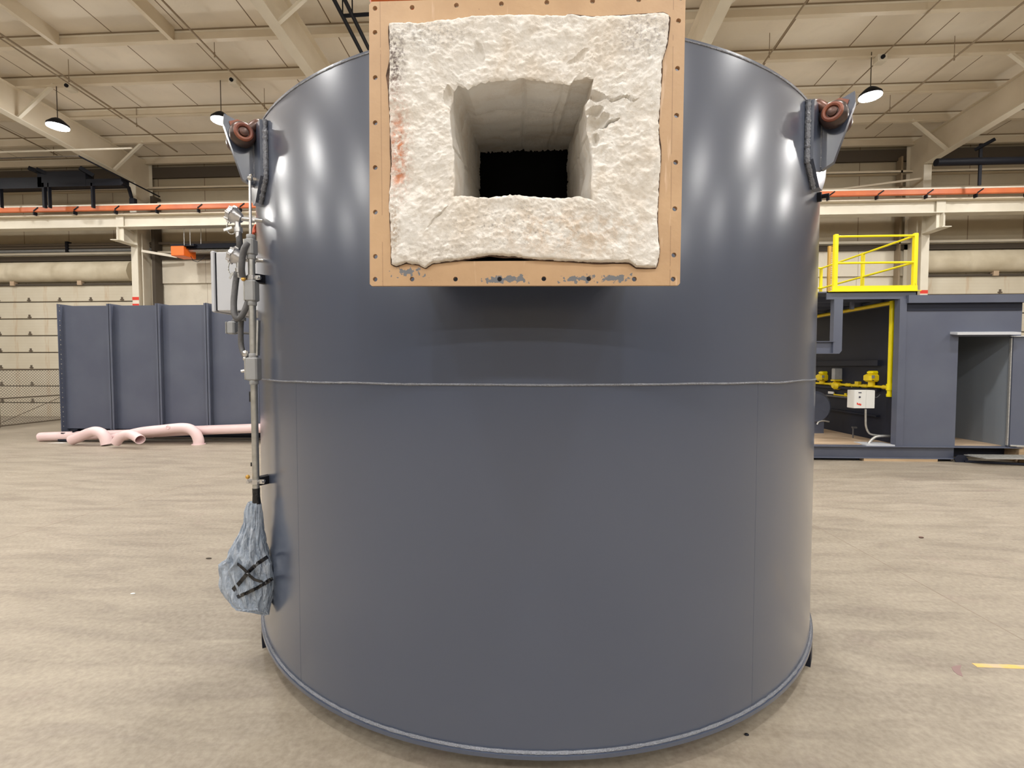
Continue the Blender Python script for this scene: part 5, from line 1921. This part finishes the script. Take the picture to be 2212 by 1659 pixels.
# red cord bundle behind the conduit
root = thing('red_cord', 'tangled red-orange cord tucked between conduit and furnace', 'cord', L(549, 505, 2.6))
for i in range(4):
    pts = [L(544 + i * 1.5 + 2 * sin(i * 2), 512 - 3 * i, 2.62), L(547 + i, 502, 2.60), L(549 + i * 0.8, 492 + 2 * i, 2.62), L(552, 486 + 5 * i, 2.66)]
    MB().tube(arc_pts(pts, 4), 0.006, 6).build('strand', 'red_cord', root, smooth=True)

# ---- cloth bundle
YBn = YC
prof = [(515, 402, 500), (545, 388, 510), (600, 375, 515), (700, 368, 522), (760, 345, 528), (850, 292, 540), (950, 245, 553), (1010, 235, 572), (1040, 185, 585), (1070, 152, 598),
        (1150, 158, 612), (1230, 166, 618), (1290, 192, 616), (1350, 225, 606), (1390, 262, 597), (1430, 330, 588), (1460, 420, 586), (1490, 485, 585), (1520, 540, 585)]
rings = []
pr = []
for i in range(len(prof) - 1):
    for t_ in range(4):
        u = t_ / 4
        pr.append(tuple(prof[i][q] * (1 - u) + prof[i + 1][q] * u for q in range(3)))
pr.append(prof[-1])
NC = 120
CB = []
for (zy, xl, xr) in pr:
    a_ = L(440 + xl / 4.146, 960 + zy / 4.146, YBn)
    b_ = L(440 + xr / 4.146, 960 + zy / 4.146, YBn)
    cx_, hw, z_ = (a_.x + b_.x) / 2, (b_.x - a_.x) / 2, (a_.z + b_.z) / 2
    dp = min(hw * 0.8, 0.075) if zy < 1420 else max(0.012, 0.075 * (1 - (zy - 1420) / 110))
    CB.append((cx_, hw, z_, dp))


def cloth_pt(cx_, hw, z_, dp, a_):
    fold = sin(a_ * 11 + 5 * noise.noise(Vector((z_ * 6, 1, 1)))) + 0.7 * sin(a_ * 23 + 7 * noise.noise(Vector((z_ * 9, 4, 1))))
    k_ = 1 + 0.08 * noise.noise(Vector((a_ * 3.0, z_ * 6, 0))) + 0.06 * fold
    zz = z_ + 0.006 * noise.noise(Vector((a_ * 2, z_ * 20, 5)))
    if abs(cos(a_)) > 0.9:
        k_ = 1 + (k_ - 1) * 0.4
    return Vector((cx_ + hw * cos(a_) * k_, YBn - 0.0 + dp * sin(a_) * (k_ * 1.0 + 0.10 * sin(a_ * 13 + z_ * 30)), zz))


for (cx_, hw, z_, dp) in CB:
    rings.append([cloth_pt(cx_, hw, z_, dp, 2 * pi * j / NC) for j in range(NC)])
bn = thing('cloth_bundle', 'pale blue-grey cloth bag strapped with black tape hanging below the conduit', 'bag', (x_c, YBn, CB[-1][2]))
MB().loft(rings).build('cloth', 'cloth', bn, smooth=True)


def surf_front(px, py):
    """front of the bundle where the sighting meets it"""
    q_ = L(px, py, YBn)
    best = min(CB, key=lambda c: abs(c[2] - q_.z))
    u = max(-0.999, min(0.999, (q_.x - best[0]) / max(best[1], 1e-4)))
    a_ = -math.acos(u)
    p_ = cloth_pt(*best, a_)
    return L(px, py, p_.y - 0.013)


def ribbon(pix_, wd, nm='strap'):
    pts = []
    for (a_, c_) in zip(pix_[:-1], pix_[1:]):
        for i in range(12):
            u = i / 12
            pts.append((a_[0] * (1 - u) + c_[0] * u, a_[1] * (1 - u) + c_[1] * u))
    pts.append(pix_[-1])
    P_ = [surf_front(440 + x / 4.146, 960 + y / 4.146) for x, y in pts]
    # smooth depth
    for _ in range(6):
        P_ = [P_[0]] + [Vector((P_[i].x, min(P_[i].y, (P_[i - 1].y + P_[i].y + P_[i + 1].y) / 3), P_[i].z)) for i in range(1, len(P_) - 1)] + [P_[-1]]
    rg_ = []
    for i, p_ in enumerate(P_):
        d_ = (P_[min(i + 1, len(P_) - 1)] - P_[max(i - 1, 0)]).normalized()
        n_v = d_.cross(Vector((0, 1, 0))).normalized()
        rg_.append([p_ + n_v * wd / 2, p_ - n_v * wd / 2, p_ - n_v * wd / 2 + Vector((0, 0.003, 0)), p_ + n_v * wd / 2 + Vector((0, 0.003, 0))])
    MB().loft(rg_).build(nm, 'strap', bn)


ribbon([(572, 1008), (560, 1015), (470, 1075), (395, 1150), (330, 1230), (225, 1345), (208, 1362)], 0.019)
ribbon([(300, 1070), (345, 1105), (390, 1150), (450, 1210), (545, 1240), (612, 1195)], 0.013)
ribbon([(255, 1383), (340, 1350), (450, 1300), (560, 1240), (615, 1205)], 0.017)

# ---------------------------------------------------------------- orange lifting beam above the inlet
q_ = W(862, 0, 3.0)
hx0_, hx1_, hz_ = W(797, 0, 3.0).x, W(932, 0, 3.0).x, W(862, 3, 3.0).z
ho = thing('hoist_block', 'orange hoist block just showing above the inlet flange top', 'hoist', ((hx0_ + hx1_) / 2, 3.0, hz_))
MB().bbox((hx0_, 2.9, hz_), (hx1_, 3.1, hz_ + 0.25), 0.02).build('body', 'heater_orange', ho)
MB().cyl(((hx0_ + hx1_) / 2, 3.0, hz_ + 0.25), ((hx0_ + hx1_) / 2, 3.0, roofz(3.0)), 0.012, 8).build('hoist_cable', 'black', ho)

for o in bpy.data.objects:
    if '_o' in o.keys():
        del o['_o']
